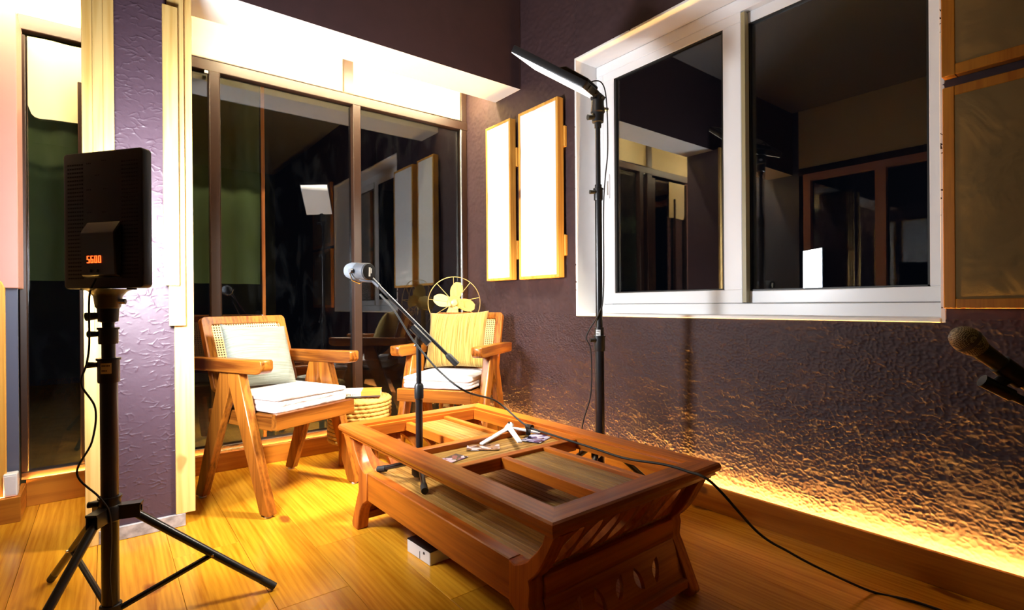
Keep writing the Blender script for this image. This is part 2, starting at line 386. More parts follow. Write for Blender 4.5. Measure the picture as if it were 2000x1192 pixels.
# floor of long pine planks running towards the window wall
fl = struct('floor', 'varnished yellow pine plank floor')
seams = [.40+.2135*k for k in range(-8, 9)]
seams = [LW]+[s for s in seams if LW+.05 < s < RW-.03]+[RW]
for i in range(len(seams)-1):
    x0, x1 = seams[i]+.0005, seams[i+1]-.0005
    cuts = [FW]+sorted([-.9+random.random()*.9, 1.2+random.random()*1.5])+[GL+.03]
    for a, b in zip(cuts[:-1], cuts[1:]):
        w, l = (x1-x0)/2, (b-a)/2-.0004
        mb = MB().box(-w, w, -l, l, -.022, 0)
        o = mb.build('plank', M['pine_floor'], fl, bevel=.0007); o.location = ((x0+x1)/2, (a+b)/2, -random.random()*.0006)
MB().box(LW-.2, RW+.3, FW-.2, GL+.04, -.08, -.024).build('subfloor', M['earth'], fl)

# right wall: real stucco relief, opening for the sliding window
WY0, WY1, WZ0, WZ1 = .478, 2.115, .842, 2.282
def wall_patch(mb, y0, y1, z0, z1, step):
    ny = max(2, int((y1-y0)/step)+1); nz = max(2, int((z1-z0)/step)+1)
    y, z = np.meshgrid(np.linspace(y0, y1, ny), np.linspace(z0, z1, nz), indexing='ij')
    x = RW-stucco(y, z)
    mb.grid(np.stack([x, y, z], -1), flip=False)
wr = struct('wall_right', 'dark purple stucco wall')
mb = MB(); wall_patch(mb, .15, GL, 0, WZ0, .0034); mb.build('stucco_below_window', M['purple'], wr, angle=180)
mb = MB(); wall_patch(mb, WY1, GL, WZ0, CEIL, .009); mb.build('stucco_beside_window', M['purple'], wr, angle=180)
mb = MB(); wall_patch(mb, WY0, WY1, WZ1, CEIL, .012); mb.build('stucco_over_window', M['purple'], wr, angle=180)
mb = MB(); wall_patch(mb, .15, WY0, WZ0, CEIL, .009); mb.build('stucco_beside_panels', M['purple'], wr, angle=180)
MB().box(RW, RW+.02, FW, .15, 0, CEIL).build('plain_end', M['purple'], wr)
MB().box(RW+.012, RW+.30, WY1+.004, GL+.05, -.02, CEIL).box(RW+.012, RW+.30, .15, WY0-.004, -.02, CEIL).box(RW+.012, RW+.30, WY0-.004, WY1+.004, -.02, WZ0-.004).box(RW+.012, RW+.30, WY0-.004, WY1+.004, WZ1+.004, CEIL).build('core', M['white_paint'], wr)
# other walls, ceiling
tag(MB().box(LW-.1, RW+.3, FW-.1, GL+.05, CEIL, CEIL+.1).build('ceiling', M['ceiling']), 'pale flat ceiling', kind='structure')
tag(MB().box(LW-.1, RW+.3, FW-.1, FW, 0, CEIL).build('wall_front', M['dark_green']), 'dark green wall behind the camera', kind='structure')

# dropped beam: purple front, white underside
bm_ = MB(); BF, BB, BZ = 2.612, 2.885, 2.278
bm_.cm = 0; bm_.add([(LW, BF, BZ), (RW-.004, BF, BZ), (RW-.004, BF, CEIL), (LW, BF, CEIL)], [(0, 1, 2, 3)])
bm_.cm = 1; bm_.add([(LW, BF, BZ), (RW-.004, BF, BZ), (RW-.004, BB, BZ), (LW, BB, BZ), (RW-.004, BB, CEIL), (LW, BB, CEIL)], [(0, 3, 2, 1), (3, 5, 4, 2)])
tag(bm_.build('ceiling_beam', [M['purple'], M['white_paint']], smooth=False), 'dropped beam with purple front and bright white underside', kind='structure')

# column under the beam, stucco faced, with stacked pine planks on both edges
CX0, CX1, CY0 = .012, .252, 2.535
wc = struct('wall_column', 'purple stucco column between the windows')
y, z = np.meshgrid(np.linspace(CX0, CX1, 110), np.linspace(0, BZ+.05, 1000), indexing='ij')
h = stucco(y, z, amp=.0030, cy=26, cz=52, seed=21, sparse=True)
MB().grid(np.stack([y, CY0-h, z], -1)).build('stucco_face', M['purple_col'], wc, angle=180)
MB().box(CX0, CX1, CY0+.004, 2.88, 0, BZ).build('core', M['purple_col'], wc)
MB().box(CX0-.035, CX1+.005, CY0-.014, CY0, 0, .052).build('tile', M['marble'], wc, bevel=.002)
trims = [(1, .224, .292, .012, .052), (2, .205, .262, .030, .822), (3, .188, .240, .048, .985)]
for n, xa, xb, t, zb in trims:
    tp = 2.105 if n == 3 else 2.278
    tag(MB().box(xa, xb, CY0-t, CY0-t+.018, zb, tp).build('trim_%d' % n, M['pine_raw'], bevel=.0015), kind='structure', label=['longest', 'middle', 'shortest'][n-1]+' raw pine plank on the right edge of the purple column')
for n, xa, xb, t, zb in [(4, -.062, .012, .012, 0.0), (5, -.030, .022, .030, .80), (6, .001, .034, .048, .98)]:
    tag(MB().box(xa, xb, CY0-t, CY0-t+.018, zb, 2.278).build('trim_%d' % n, M['pine_raw'], bevel=.0015), kind='structure', label=['longest', 'middle', 'shortest'][n-4]+' raw pine plank on the left edge of the purple column')
# window wall (back): brown steel framing, glass, cream transoms
TZ0, TZ1 = 2.178, 2.238; YF = 3.245
w2 = struct('window_2', 'tall dark brown framed glass wall with cream transoms')
def fr(x0, x1, z0, z1, par=w2, d=.055, yf=YF, name='frame_bar', mat='brown_steel'):
    return MB().box(x0, x1, yf, yf+d, z0, z1).build(name, M[mat], par, bevel=.003)
CXR = .30
fr(CXR, RW, TZ0, TZ1, yf=YF-.004); fr(CXR, RW, .10, .135); fr(CXR, .372, .135, TZ0); fr(.455, .503, .135, TZ0, yf=YF-.012)
fr(1.252, 1.302, .135, TZ0, yf=YF-.012); fr(2.072, RW-.004, .135, CEIL); fr(CXR, .372, TZ1, CEIL); fr(1.198, 1.262, TZ1, CEIL)
fr(CXR, 2.072, TZ1, TZ1+.006, d=.02, yf=YF-.010, name='transom_bead', mat='alu')
fr(2.060, 2.071, .135, TZ0, d=.02, yf=YF-.004, name='edge_bead', mat='alu')
fr(.503, .507, .135, TZ0, d=.02, yf=YF-.010, name='edge_bead', mat='brown_steel')
for a, b in ((.372, .455), (.503, 1.252), (1.302, 2.072)):
    MB().box(a, b, GL-.002, GL+.003, .135, TZ0).build('pane', M['glass_dirty'], w2, smooth=False)
for a, b in ((.372, 1.198), (1.262, 2.072)):
    MB().box(a, b, GL-.01, GL+.006, TZ1, CEIL).build('transom_panel', M['cream'], w2, smooth=False)
MB().box(.42, .66, 3.222, 3.24, .107, .116).build('track', M['alu'], w2, bevel=.001)
MB().box(.432, .45, YF-.02, YF-.004, 2.155, 2.172).build('catch', M['alu'], w2, bevel=.002)
# left window beside the column
w3 = struct('window_3', 'narrow brown framed window left of the column')
fr(-.305, .30, TZ0-.008, TZ1, w3); fr(-.305, .30, .115, .150, w3); fr(-.305, -.278, .150, TZ0-.03, w3); fr(-.095, -.078, .150, 1.98, w3, d=.03); fr(.25, .30, .150, TZ0-.03, w3)
MB().box(-.278, .25, GL-.002, GL+.003, .150, TZ0-.03).build('pane', M['glass_dirty'], w3, smooth=False)
MB().box(-1.25, .30, GL-.01, GL+.006, TZ1, CEIL).build('transom_panel', M['cream'], w3, smooth=False)
# pink boarded wall left of it
wl = struct('wall_back_left', 'pink boarded wall at the far left')
MB().box(LW, -.290, 3.06, GL, .985, 2.165).build('pink_board', M['pink'], wl, bevel=.002)
MB().box(LW, -.298, 3.115, 3.135, .10, .985).build('lower_board', M['steel_blue'], wl)
# left wall with its own sliding window (seen only in reflections)
wll = struct('wall_left', 'left wall seen only in reflection')
MB().box(LW-.1, LW, FW, 1.1, 0, CEIL).box(LW-.1, LW, 1.1, 3.3, 0, .85).box(LW-.1, LW, 2.55, 3.3, .85, CEIL).build('boarding', M['steel_blue'], wll)
MB().box(LW-.03, LW, 1.1, 2.55, 2.33, CEIL).build('transom_panel', M['cream'], wll)
MB().box(LW-.05, LW+.01, 1.1, 2.55, 2.26, 2.33).build('transom_rail', M['brown_steel'], wll)
w4 = struct('window_4', 'second sliding window on the left wall')
for a, b, c, d in ((1.1, 2.5, .85, .92), (1.1, 2.5, 2.19, 2.26), (2.43, 2.5, .92, 2.19), (1.75, 1.84, .92, 2.19), (1.1, 1.17, .92, 2.19)):
    MB().box(LW-.05, LW+.015, a, b, c, d).build('frame_bar', M['pink'], w4)
MB().box(LW-.04, LW-.035, 1.1, 2.5, .9, 2.2).build('pane', M['glass'], w4, smooth=False)

# right sliding window
w1 = struct('window_1', 'white sliding window in the purple wall')
RX = 2.285
mbv = MB(); t = .012
mbv.box(RW-.003, RX, WY1-.002, WY1+t, WZ0-t, WZ1+t).build('reveal_board', M['white_paint'], w1, bevel=.002)
MB().box(RW-.003, RX, WY0-t, WY0+.002, WZ0-t, WZ1+t).build('reveal_board', M['white_paint'], w1, bevel=.002)
MB().box(RW-.003, RX, WY0, WY1, WZ1-.002, WZ1+t).build('reveal_board', M['white_paint'], w1, bevel=.002)
MB().box(RW-.008, RX, WY0, WY1, WZ0-t, WZ0+.003).build('sill', M['white_paint'], w1, bevel=.003)
for a, b, c, d in ((WY0, WY1, WZ0, .895), (WY0, WY1, 2.222, WZ1), (2.062, WY1, .895, 2.222), (WY0, .515, .895, 2.222)):
    MB().box(RX, RX+.07, a, b, c, d).build('outer_frame', M['upvc'], w1, bevel=.003)
def sash(y0, y1, gy0, gy1, gz0, gz1, x, z0, z1, nm):
    s = MB()
    s.box(x, x+.03, y0, y1, z0, gz0).box(x, x+.03, y0, y1, gz1, z1).box(x, x+.03, y0, gy0, gz0, gz1).box(x, x+.03, gy1, y1, gz0, gz1)
    so = s.build('sash', M['upvc'], w1, bevel=.003)
    MB().box(x+.013, x+.018, gy0, gy1, gz0, gz1).build('pane', M['glass'], so, smooth=False)
    g = MB(); e = .007
    g.box(x+.004, x+.024, gy0, gy1, gz0, gz0+e).box(x+.004, x+.024, gy0, gy1, gz1-e, gz1).box(x+.004, x+.024, gy0, gy0+e, gz0, gz1).box(x+.004, x+.024, gy1-e*2, gy1, gz0, gz1)
    g.build('gasket', M['gasket'], so)
    return so
s1 = sash(1.232, 2.064, 1.322, 1.985, .958, 2.175, RX+.002, .897, 2.222, 'a')
sash(.513, 1.262, .556, 1.224, .952, 2.172, RX+.036, .897, 2.222, 'b')
MB().box(RX+.002, RX+.036, 1.214, 1.2315, .900, 2.215).build('interlock', M['olive_alu'], w1)
lk = MB().box(RX-.006, RX+.003, 2.015, 2.035, 1.50, 1.64).build('handle', M['upvc'], s1, bevel=.003)
MB().box(RX-.009, RX-.005, 2.021, 2.029, 1.52, 1.60).build('latch', M['alu'], s1)

# skirtings that hide the warm LED strips
bR = struct('baseboard_right', 'orange pine skirting board hiding a warm light strip')
MB().box(SKX, SKX+.016, .05, 3.20, 0, .107).build('board', M['pine_base_y'], bR, bevel=.0015)
MB().box(SKX+.016, RW-.006, .05, 3.20, .0, .077).build('ledge', M['pine_base_y'], bR)
bB = struct('baseboard_back', 'orange pine skirting under the glass wall')
MB().box(.30, SKX, BSK, BSK+.016, 0, .102).build('board', M['pine_base_x'], bB, bevel=.0015)
MB().box(.30, SKX, BSK+.016, GL-.03, .0, .085).build('ledge', M['pine_base_x'], bB)
bL = struct('baseboard_left', 'stepped pine skirting at the far left')
MB().box(-.285, -.035, BSK, BSK+.016, 0, .122).build('board', M['pine_base_x'], bL, bevel=.0015)
MB().box(-.285, .0, BSK+.016, GL-.03, .0, .108).build('ledge', M['pine_raw'], bL)
MB().box(LW, -.285, 3.012, 3.03, 0, .105).build('board', M['pine_base_x'], bL, bevel=.0015)
MB().box(-.303, -.285, 3.03, BSK+.016, 0, .105).build('board', M['pine_base_y'], bL, bevel=.0015)

def strip(label, mat, *b):
    o = thing('led_strip', label, 'light strip', ((b[0]+b[1])/2, (b[2]+b[3])/2, b[4]))
    MB().box(*b).build('diode_tape', mat, o, world_in=True)
    c = MB().box(b[0], b[1], b[2], b[3], b[4]-.003, b[4]); c.build('backing', M['alu'], o, world_in=True)
strip('warm light strip glowing behind the skirting of the right wall', M['led_warm'], SKX+.026, SKX+.034, .1, 3.15, .080, .083)
strip('warm light strip along the foot of the tall glass wall', M['led_warm'], .31, 2.0, BSK+.0165, BSK+.021, .088, .091)
strip('warm light strip under the narrow left window', M['led_warm'], -.275, -.07, BSK+.017, BSK+.022, .111, .114)
strip('warm light strip behind the skirting under the pink wall', M['led_warm'], LW+.05, -.31, 3.06, 3.066, .08, .083)
for lab, xa, xb in (('cove light strip behind the beam over the tall glass wall', .55, 2.105), ('cove light strip behind the beam over the narrow left window', -1.0, .0)):
    o = thing('led_strip', lab, 'light strip', ((xa+xb)/2, 2.93, 2.41))
    MB().box(xa, xb, 2.934, 2.944, 2.412, 2.422).build('diode_tape', M['led_cove'], o, world_in=True)
    MB().box(xa, xb, BB, 2.934, 2.408, 2.430).build('backing', M['alu'], o, world_in=True)

# ------------------------------------------------------------------ acoustic panels on the right wall
def fabric_sheet(y0, y1, z0, z1, x, puff, ny=26, nz=40, rag=0, seed=0):
    rg = np.random.default_rng(seed)
    u, v = np.meshgrid(np.linspace(0, 1, ny), np.linspace(0, 1, nz), indexing='ij')
    edge = np.minimum(np.minimum(u, 1-u)*6, np.minimum(v, 1-v)*8).clip(0, 1)
    nz_ = value_noise(u, v, 4, 6, seed+40)
    Y = y0+(y1-y0)*u; Z = z0+(z1-z0)*v
    if rag:
        Y = Y+np.where((u < .01) | (u > .99), rag*(value_noise(u, v, 2, 9, seed+1)-.5)*2, 0)
        Z = Z+np.where((v < .01) | (v > .99), rag*(value_noise(u, v, 7, 2, seed+2)-.5)*2, 0)
    X = x-puff*(edge**.5)*(.55+.6*nz_)
    return np.stack([X, Y, Z], -1)
def panel(label, y0, y1, z0, z1, xf, thick, fw, cl, puff, rag, seed, batten=None, fm='pine_frame'):
    o = thing('acoustic_panel', label, 'acoustic panel', (RW-.01, (y0+y1)/2, z0), group='framed acoustic panels on the right wall')
    def bar(a, b, c, d, n='frame_side', ax='z'):
        MB().box(xf, xf+thick, a, b, c, d).build(n, M[fm], o, bevel=.002, world_in=True)
    bar(y0, y0+fw, z0, z1); bar(y1-fw, y1, z0, z1); bar(y0+fw, y1-fw, z0, z0+fw, 'frame_rail'); bar(y0+fw, y1-fw, z1-fw, z1, 'frame_rail')
    MB().grid(fabric_sheet(y0+fw*.75, y1-fw*.75, z0+fw*.75, z1-fw*.75, xf+.004, puff, rag=rag, seed=seed)).build('fabric', M[cl], o, world_in=True, angle=180)
    MB().box(xf+.008, xf+thick-.002, y0+fw, y1-fw, z0+fw, z1-fw).build('filling', M[cl], o, world_in=True)
    if batten:
        for zc in batten:
            MB().box(xf+thick, RW-.001, y0-.008, y0+.05, zc-.06, zc+.06).build('batten', M['pine_frame'], o, bevel=.002, world_in=True)
    return o
panel('narrow white acoustic panel nearest the corner, beside the beam', 2.645, 2.915, 1.057, 2.092, 2.052, .048, .016, 'white_panel', .006, .006, 5, batten=(1.25, 1.85))
panel('wider white acoustic panel between the narrow one and the window', 2.200, 2.560, 1.053, 2.090, 2.052, .048, .018, 'white_panel', .006, .008, 9, batten=(1.24, 1.87))
panel('tan cloth acoustic panel right of the window, lower one', -.20, .464, .876, 1.566, 2.078, .034, .030, 'tan_panel', .012, 0, 15, fm='dark_frame')
panel('tan cloth acoustic panel right of the window, upper one', -.20, .466, 1.600, 2.34, 2.078, .034, .034, 'tan_panel', .014, 0, 22, fm='dark_frame')

# ------------------------------------------------------------------ coffee table
TB = thing('coffee_table', 'brown wooden coffee table with open frame top and curved carved ends', 'table', (1.118, 1.505, 0), rotz=R(.9))
HX, HY, FT = .350, .640, .412
def tb(name, mat, bevel, *b): return MB().box(*b).build(name, M[mat], TB, bevel=bevel)
FWd = .083
def moulded(name, mat, length, ax):
    # frame board profile: outer edge at 0, inner at FWd
    pr = [(0.006, FT), (FWd-.012, FT), (FWd-.012, FT-.010), (FWd, FT-.010), (FWd, .358), (FWd-.022, .358), (FWd-.022, .366), (.020, .366), (.016, .372), (.010, .374), (.010, .384), (.0, .388), (-.003, .398), (0, .408)]
    return pr
pr = moulded(0, 0, 0, 0)
for sx in (-1, 1):
    m_ = MB(); n = len(pr)
    va = [(sx*(HX-a), -(HY-a), b) for a, b in pr]; vb = [(sx*(HX-a), (HY-a), b) for a, b in pr]
    m_.add(va+vb, [tuple(range(n)), tuple(range(2*n-1, n-1, -1))]+[(i, n+i, n+(i+1) % n, (i+1) % n) for i in range(n)]).build('top_rail', M['tab_y'], TB, angle=25)
for sy in (-1, 1):
    m_ = MB(); n = len(pr)
    va = [(-(HX-a), sy*(HY-a), b) for a, b in pr]; vb = [((HX-a), sy*(HY-a), b) for a, b in pr]
    m_.add(va+vb, [tuple(range(n)), tuple(range(2*n-1, n-1, -1))]+[(i, n+i, n+(i+1) % n, (i+1) % n) for i in range(n)]).build('top_rail', M['tab_x'], TB, angle=25)
IX, IY = HX-FWd, HY-FWd
# cross bars, long bars, slatted inlays
YA, YB = .150, -.098
for yc in (YA, YB): tb('cross_bar', 'tab_x', .002, -IX, IX, yc-.016, yc+.016, .352, .393)
for xc in (-.075, .112):
    tb('long_bar', 'tab_y', .002, xc-.013, xc+.013, YA+.016, IY, .358, .393); tb('long_bar', 'tab_y', .002, xc-.013, xc+.013, -IY, YB-.016, .358, .393)
def slats(x0, x1, y0, y1, z, along, w, name='inlay_slat'):
    if along == 'y':
        n = max(1, round((x1-x0)/w)); d = (x1-x0)/n
        base = MB().box(-d/2+.0006, d/2-.0006, y0, y1, -.008, 0).build(name, M['slat_y'], TB, bevel=.0012)
        for i in range(n):
            o = base if i == 0 else inst(base, TB)
            o.location = (x0+(i+.5)*d, 0, z+random.uniform(-.0004, .0004))
    else:
        n = max(1, round((y1-y0)/w)); d = (y1-y0)/n
        base = MB().box(x0, x1, -d/2+.0006, d/2-.0006, -.008, 0).build(name, M['slat_x'], TB, bevel=.0012)
        for i in range(n):
            o = base if i == 0 else inst(base, TB)
            o.location = (0, y0+(i+.5)*d, z+random.uniform(-.0004, .0004))
slats(-.062, .099, YA+.016, IY, .381, 'y', .023); slats(-.062, .099, -IY, YB-.016, .381, 'y', .023)
slats(-IX, IX, YB+.016, YA-.016, .372, 'x', .024)
# lower shelf and aprons
tb('apron', 'tab_y', .003, -.314, -.274, -.441, .441, .142, .250); tb('apron', 'tab_y', .003, .274, .314, -.441, .441, .142, .250)
slats(-.2735, .2735, -.515, .50, .242, 'y', .0235, 'shelf_slat')
tb('shelf_bearer', 'tab_x', .002, -.274, .274, -.505, -.475, .150, .231); tb('shelf_bearer', 'tab_x', .002, -.274, .274, .455, .485, .150, .231)
# curved legs
prof = [(-.002, .372), (.016, .366), (.030, .340), (.042, .318), (.056, .293), (.074, .265), (.092, .243), (.112, .225), (.107, .206), (.110, .185), (.112, .165), (.100, .143), (.085, .11), (.070, .078), (.055, .045), (.042, .018), (.046, .006), (.056, 0),
        (.098, 0), (.102, .02), (.108, .05), (.122, .085), (.150, .118), (.192, .143), (.192, .250), (.168, .245), (.140, .258), (.118, .272), (.102, .289), (.080, .311), (.064, .334), (.054, .360), (.050, .372)]
for sx in (-1, 1):
    for sy in (-1, 1):
        pg = [(sy*(HY-.008-s), z) for s, z in prof]
        x0, x1 = sorted((sx*.318, sx*.272))
        MB().prism(pg, x0, x1).build('leg', M['tab_z'], TB, bevel=.003, angle=40)
def leaf(cx, cy, L_, w, ang, n=9):
    pts = []
    for i in range(n): t_ = i/(n-1); pts.append((t_-.5, math.sin(math.pi*t_)**.8*.5))
    lo = [(a, -b*.55) for a, b in reversed(pts[1:-1])]
    c, s = math.cos(ang), math.sin(ang)
    return [(cx+(a*L_)*c-(b*w)*s, cy+(a*L_)*s+(b*w)*c) for a, b in pts+lo]
for sy in (-1, 1):
    # sloping upper panel with leaf cut-outs
    p0 = Vector((0, sy*(HY-.050), .366)); p1 = Vector((0, sy*(HY-.135), .222))
    v = (p1-p0); ln = v.length; vx = Vector((1, 0, 0)); vv = v.normalized(); nn = vx.cross(vv)
    MM = Matrix.Translation(p0) @ Matrix((vx, vv, nn)).transposed().to_4x4()
    holes = [leaf(-.212+.0705*k, ln*.5, .140, .058, R(62*sy)) for k in range(7)]
    MB().holed([(-.272, 0), (.272, 0), (.272, ln), (-.272, ln)], holes, .016, MM).build('carved_end_panel', M['tab_z'], TB, angle=30)
    y0, y1 = sorted((sy*(HY-.112), sy*(HY-.142)))
    tb('waist_rail', 'tab_x', .003, -.272, .272, y0, y1, .165, .224)
    p0 = Vector((0, sy*(HY-.118), .166)); p1 = Vector((0, sy*(HY-.078), .050))
    v = (p1-p0); ln = v.length; vv = v.normalized(); nn = vx.cross(vv)
    MM = Matrix.Translation(p0) @ Matrix((vx, vv, nn)).transposed().to_4x4()
    holes = [leaf(-.165+.082*k, ln*.5, .07, .040, R(68 if k % 2 else 112)) for k in range(5)]
    MB().holed([(-.272, 0), (.272, 0), (.272, ln), (-.272, ln)], holes, .014, MM).build('carved_foot_panel', M['tab_x'], TB, angle=30)
    y0, y1 = sorted((sy*(HY-.062), sy*(HY-.092)))
    tb('foot_rail', 'tab_x', .003, -.272, .272, y0, y1, .028, .056)

# ------------------------------------------------------------------ armchairs
def make_chair(label, loc, rotz):
    t = thing('armchair', label, 'chair', loc, rotz=rotz, group='teak and cane armchairs')
    fl_ = [(-.072, .606), (.002, .606), (.002, .560), (-.212, .012), (-.218, .008), (-.268, .008), (-.272, .014)]
    bl_ = [(.002, .606), (.072, .606), (.272, .014), (.266, .008), (.220, .008), (.214, .012), (.002, .520)]
    for sx in (-1, 1):
        a, b = sorted((sx*.222, sx*.266))
        lf = MB().prism(fl_, a, b).build('leg', M['teak'], t, bevel=.004)
        lb = MB().prism(bl_, a+.003, b-.003).build('leg', M['teak'], t, bevel=.004)
        MB().cyl((sx*.244, -.243, .0), (sx*.244, -.243, .010), .016).build('foot_glide', M['white_plastic'], lf)
        MB().cyl((sx*.244, .243, .0), (sx*.244, .243, .010), .016).build('foot_glide', M['white_plastic'], lb)
        a, b = sorted((sx*.216, sx*.276))
        arm = [(-.246, .628), (-.232, .612), (-.205, .606), (.305, .602), (.312, .606), (.312, .656), (.306, .660), (-.240, .668), (-.246, .662)]
        MB().prism(arm, a, b).build('armrest', M['teak_y'], t, bevel=.004)
    for nm, b, mt in (('seat_rail', (-.222, .222, -.268, -.236, .362, .432), 'teak_x'), ('seat_rail', (-.222, .222, .200, .230, .350, .415), 'teak_x'),
                      ('seat_rail', (-.222, -.188, -.236, .200, .358, .424), 'teak_y'), ('seat_rail', (.188, .222, -.236, .200, .358, .424), 'teak_y')):
        MB().box(*b).build(nm, M[mt], t, bevel=.003)
    MB().box(-.188, .188, -.236, .200, .408, .418).build('seat_panel', M['cane'], t)
    # reclined back with cane panel
    p0 = Vector((0, .190, .492)); p1 = Vector((0, .305, .840)); v = (p1-p0); H = v.length
    vv = v.normalized(); vx = Vector((1, 0, 0)); nn = vx.cross(vv)
    MM = Matrix.Translation(p0) @ Matrix((vx, vv, nn)).transposed().to_4x4()
    W = .228; c = .018
    def rr(w, y0, y1, cr, n=5):
        out = []
        for cx, cy, a0 in ((w-cr, y1-cr, 0), (-w+cr, y1-cr, 90), (-w+cr, y0+cr, 180), (w-cr, y0+cr, 270)):
            for k in range(n): a = R(a0+90*k/(n-1)); out.append((cx+cr*math.cos(a), cy+cr*math.sin(a)))
        return out
    bf = MB().holed(rr(W, 0, H, .022), [list(reversed(rr(W-.044, .045, H-.038, .012)))], .030, MM).build('back_frame', M['teak'], t, bevel=.003)
    cp = MB(); w2_ = W-.042; y0, y1 = .043, H-.036; pitch = .0125; sw = .0060
    n = int(2*w2_/pitch)
    for k in range(n+1):
        x = -w2_+k*2*w2_/n; cp.box(x-sw/2, x+sw/2, y0, y1, .016, .0185, MM)
    n = int((y1-y0)/pitch)
    for k in range(n+1):
        y = y0+k*(y1-y0)/n; cp.box(-w2_, w2_, y-sw/2, y+sw/2, .0180, .0200, MM)
    tag(cp.build('cane_panel', M['cane'], t, smooth=False), kind='stuff')
    return t
CA, CAR = Vector((.678, 2.72, 0)), R(22.5)
CB, CBR = Vector((1.632, 2.678, 0)), R(-54.9)
chA = make_chair('teak armchair with cane back near the purple column, sage pillow on it', CA, CAR)
chB = copy_tree(chA); chB.matrix_world = Matrix.Translation(CB) @ Matrix.Rotation(CBR, 4, 'Z')
chB['label'] = 'teak armchair with cane back in the corner, mustard pillow on it'

def seat_cushion(label, loc, rotz, seed):
    n = 64; m_ = MB()
    prof = []
    for l in range(3):
        z0 = .0+l*.0225
        for k in range(6):
            a = math.pi*(k+.5)/6-math.pi/2
            prof.append((.007*math.cos(a)-.007 - (.003 if l == 1 else 0), z0+.0113+.0110*math.sin(a)))
    P = []
    hx, hy, cr = .205, .212, .035
    ring = []
    for cx, cy, a0 in ((hx-cr, hy-cr, 0), (-hx+cr, hy-cr, 90), (-hx+cr, -hy+cr, 180), (hx-cr, -hy+cr, 270)):
        for k in range(16): a = R(a0+90*k/15); ring.append((cx, cy, cr, math.cos(a), math.sin(a)))
    rows = []
    for (o_, z) in prof:
        rows.append([(cx+(cr+o_)*c, cy+(cr+o_)*s, z+.004*math.sin(5*(cx+cy)+seed+z*60)) for cx, cy, cr, c, s in ring])
    zt = prof[-1][1]
    for sc, dz in ((.88, .004), (.6, .007), (.3, .008), (.02, .008)):
        rows.append([((cx+(cr-.013)*c)*sc, (cy+(cr-.013)*s)*sc, zt+dz+.003*math.sin(9*cx*sc+7*cy*sc+seed)) for cx, cy, cr, c, s in ring])
    nv = len(ring); vs_ = [p for r_ in rows for p in r_]; fs = []
    for i in range(len(rows)-1):
        for k in range(nv): l = (k+1) % nv; fs.append((i*nv+k, i*nv+l, (i+1)*nv+l, (i+1)*nv+k))
    fs.append(tuple(range(nv-1, -1, -1))); fs.append(tuple(range((len(rows)-1)*nv, len(rows)*nv)))
    o = m_.add(vs_, fs).build('seat_cushion', M['white_cotton'], angle=180)
    o.location = loc; o.rotation_euler = (0, 0, rotz); return tag(o, label, 'cushion', 'white seat cushions')
def chair_pt(c, a, p): return c+Matrix.Rotation(a, 3, 'Z') @ Vector(p)
seat_cushion('white quilted seat cushion on the armchair near the column', chair_pt(CA, CAR, (0, -.035, .4325)), CAR, 0)
seat_cushion('white quilted seat cushion on the corner armchair', chair_pt(CB, CBR, (0, -.035, .4325)), CBR, 2)

def pillow(label, mat, w, h, th, c, a, p, tilt, roll, seed):
    n = 40
    u, v = np.meshgrid(np.linspace(-1, 1, n), np.linspace(-1, 1, n), indexing='ij')
    pin = 1-.075*(1-np.abs(v)**2)*np.abs(u)**3; pin2 = 1-.075*(1-np.abs(u)**2)*np.abs(v)**3
    X = u*w/2*pin; Y = v*h/2*pin2
    prof_ = ((1-np.abs(u)**2.6)*(1-np.abs(v)**2.6)).clip(0)**.55
    wr_ = 1+.10*(value_noise(u, v, 2.2, 2.6, seed)-.5)
    m_ = MB()
    m_.grid(np.stack([X, Y, prof_*th/2*wr_], -1)); m_.grid(np.stack([X, Y, -prof_*th/2*wr_], -1), flip=True)
    o = m_.build('pillow', M[mat], angle=180)
    bm = bmesh.new(); bm.from_mesh(o.data); bmesh.ops.remove_doubles(bm, verts=bm.verts, dist=.0002); bm.to_mesh(o.data); bm.free()
    o.matrix_world = Matrix.Translation(chair_pt(c, a, p)) @ Matrix.Rotation(a, 4, 'Z') @ Matrix.Rotation(R(90-tilt), 4, 'X') @ Matrix.Rotation(roll, 4, 'Z')
    return tag(o, label, 'pillow', 'square pillows on the armchairs')
pillow('pale sage linen pillow leaning in the armchair near the column', 'grey_linen', .345, .325, .125, CA, CAR, (-.035, .108, .655), 23, R(-4), 31)
pillow('mustard striped pillow leaning in the corner armchair', 'mustard', .395, .36, .13, CB, CBR, (-.02, .112, .684), 19, R(2), 35)

# ------------------------------------------------------------------ jute stool, book
OT = thing('jute_stool', 'round braided jute stool between the two armchairs', 'stool', (1.150, 2.905, 0))
def braid(q, z, ph, t_=.0128, n=110):
    A = [2*math.pi*i/n for i in range(n)]
    return [((q+.0022*math.sin(a*27+ph))*math.cos(a), (q+.0022*math.sin(a*27+ph))*math.sin(a), z+.0018*math.cos(a*27+ph)) for a in A], [t_*(.86+.22*abs(math.sin(a*27+ph))) for a in A]
m_ = MB()
for k in range(11):
    P_, r_ = braid(.165, .148+k*.0215, k*1.7, .0122); m_.tube(P_, .012, 7, closed=True, radii=r_)
m_.build('rope_side', M['jute'], OT, angle=180)
m_ = MB()
for k in range(7):
    P_, r_ = braid(.160-k*.0235, .368+.0015*k, k*2.1, .0124); m_.tube(P_, .012, 7, closed=True, radii=r_)
m_.build('rope_top', M['jute'], OT, angle=180)
MB().cyl((0, 0, .14), (0, 0, .366), .158, n=32).build('core', M['jute'], OT)
for k in range(3):
    a = R(60+120*k); MB().cyl((.11*math.cos(a), .11*math.sin(a), 0), (.095*math.cos(a), .095*math.sin(a), .145), .016, .024, n=12).build('leg', M['teak'], OT)
BK = thing('book', 'paperback with orange and white cover on the jute stool', 'book', (1.130, 2.872, .3915), rotz=R(-27))
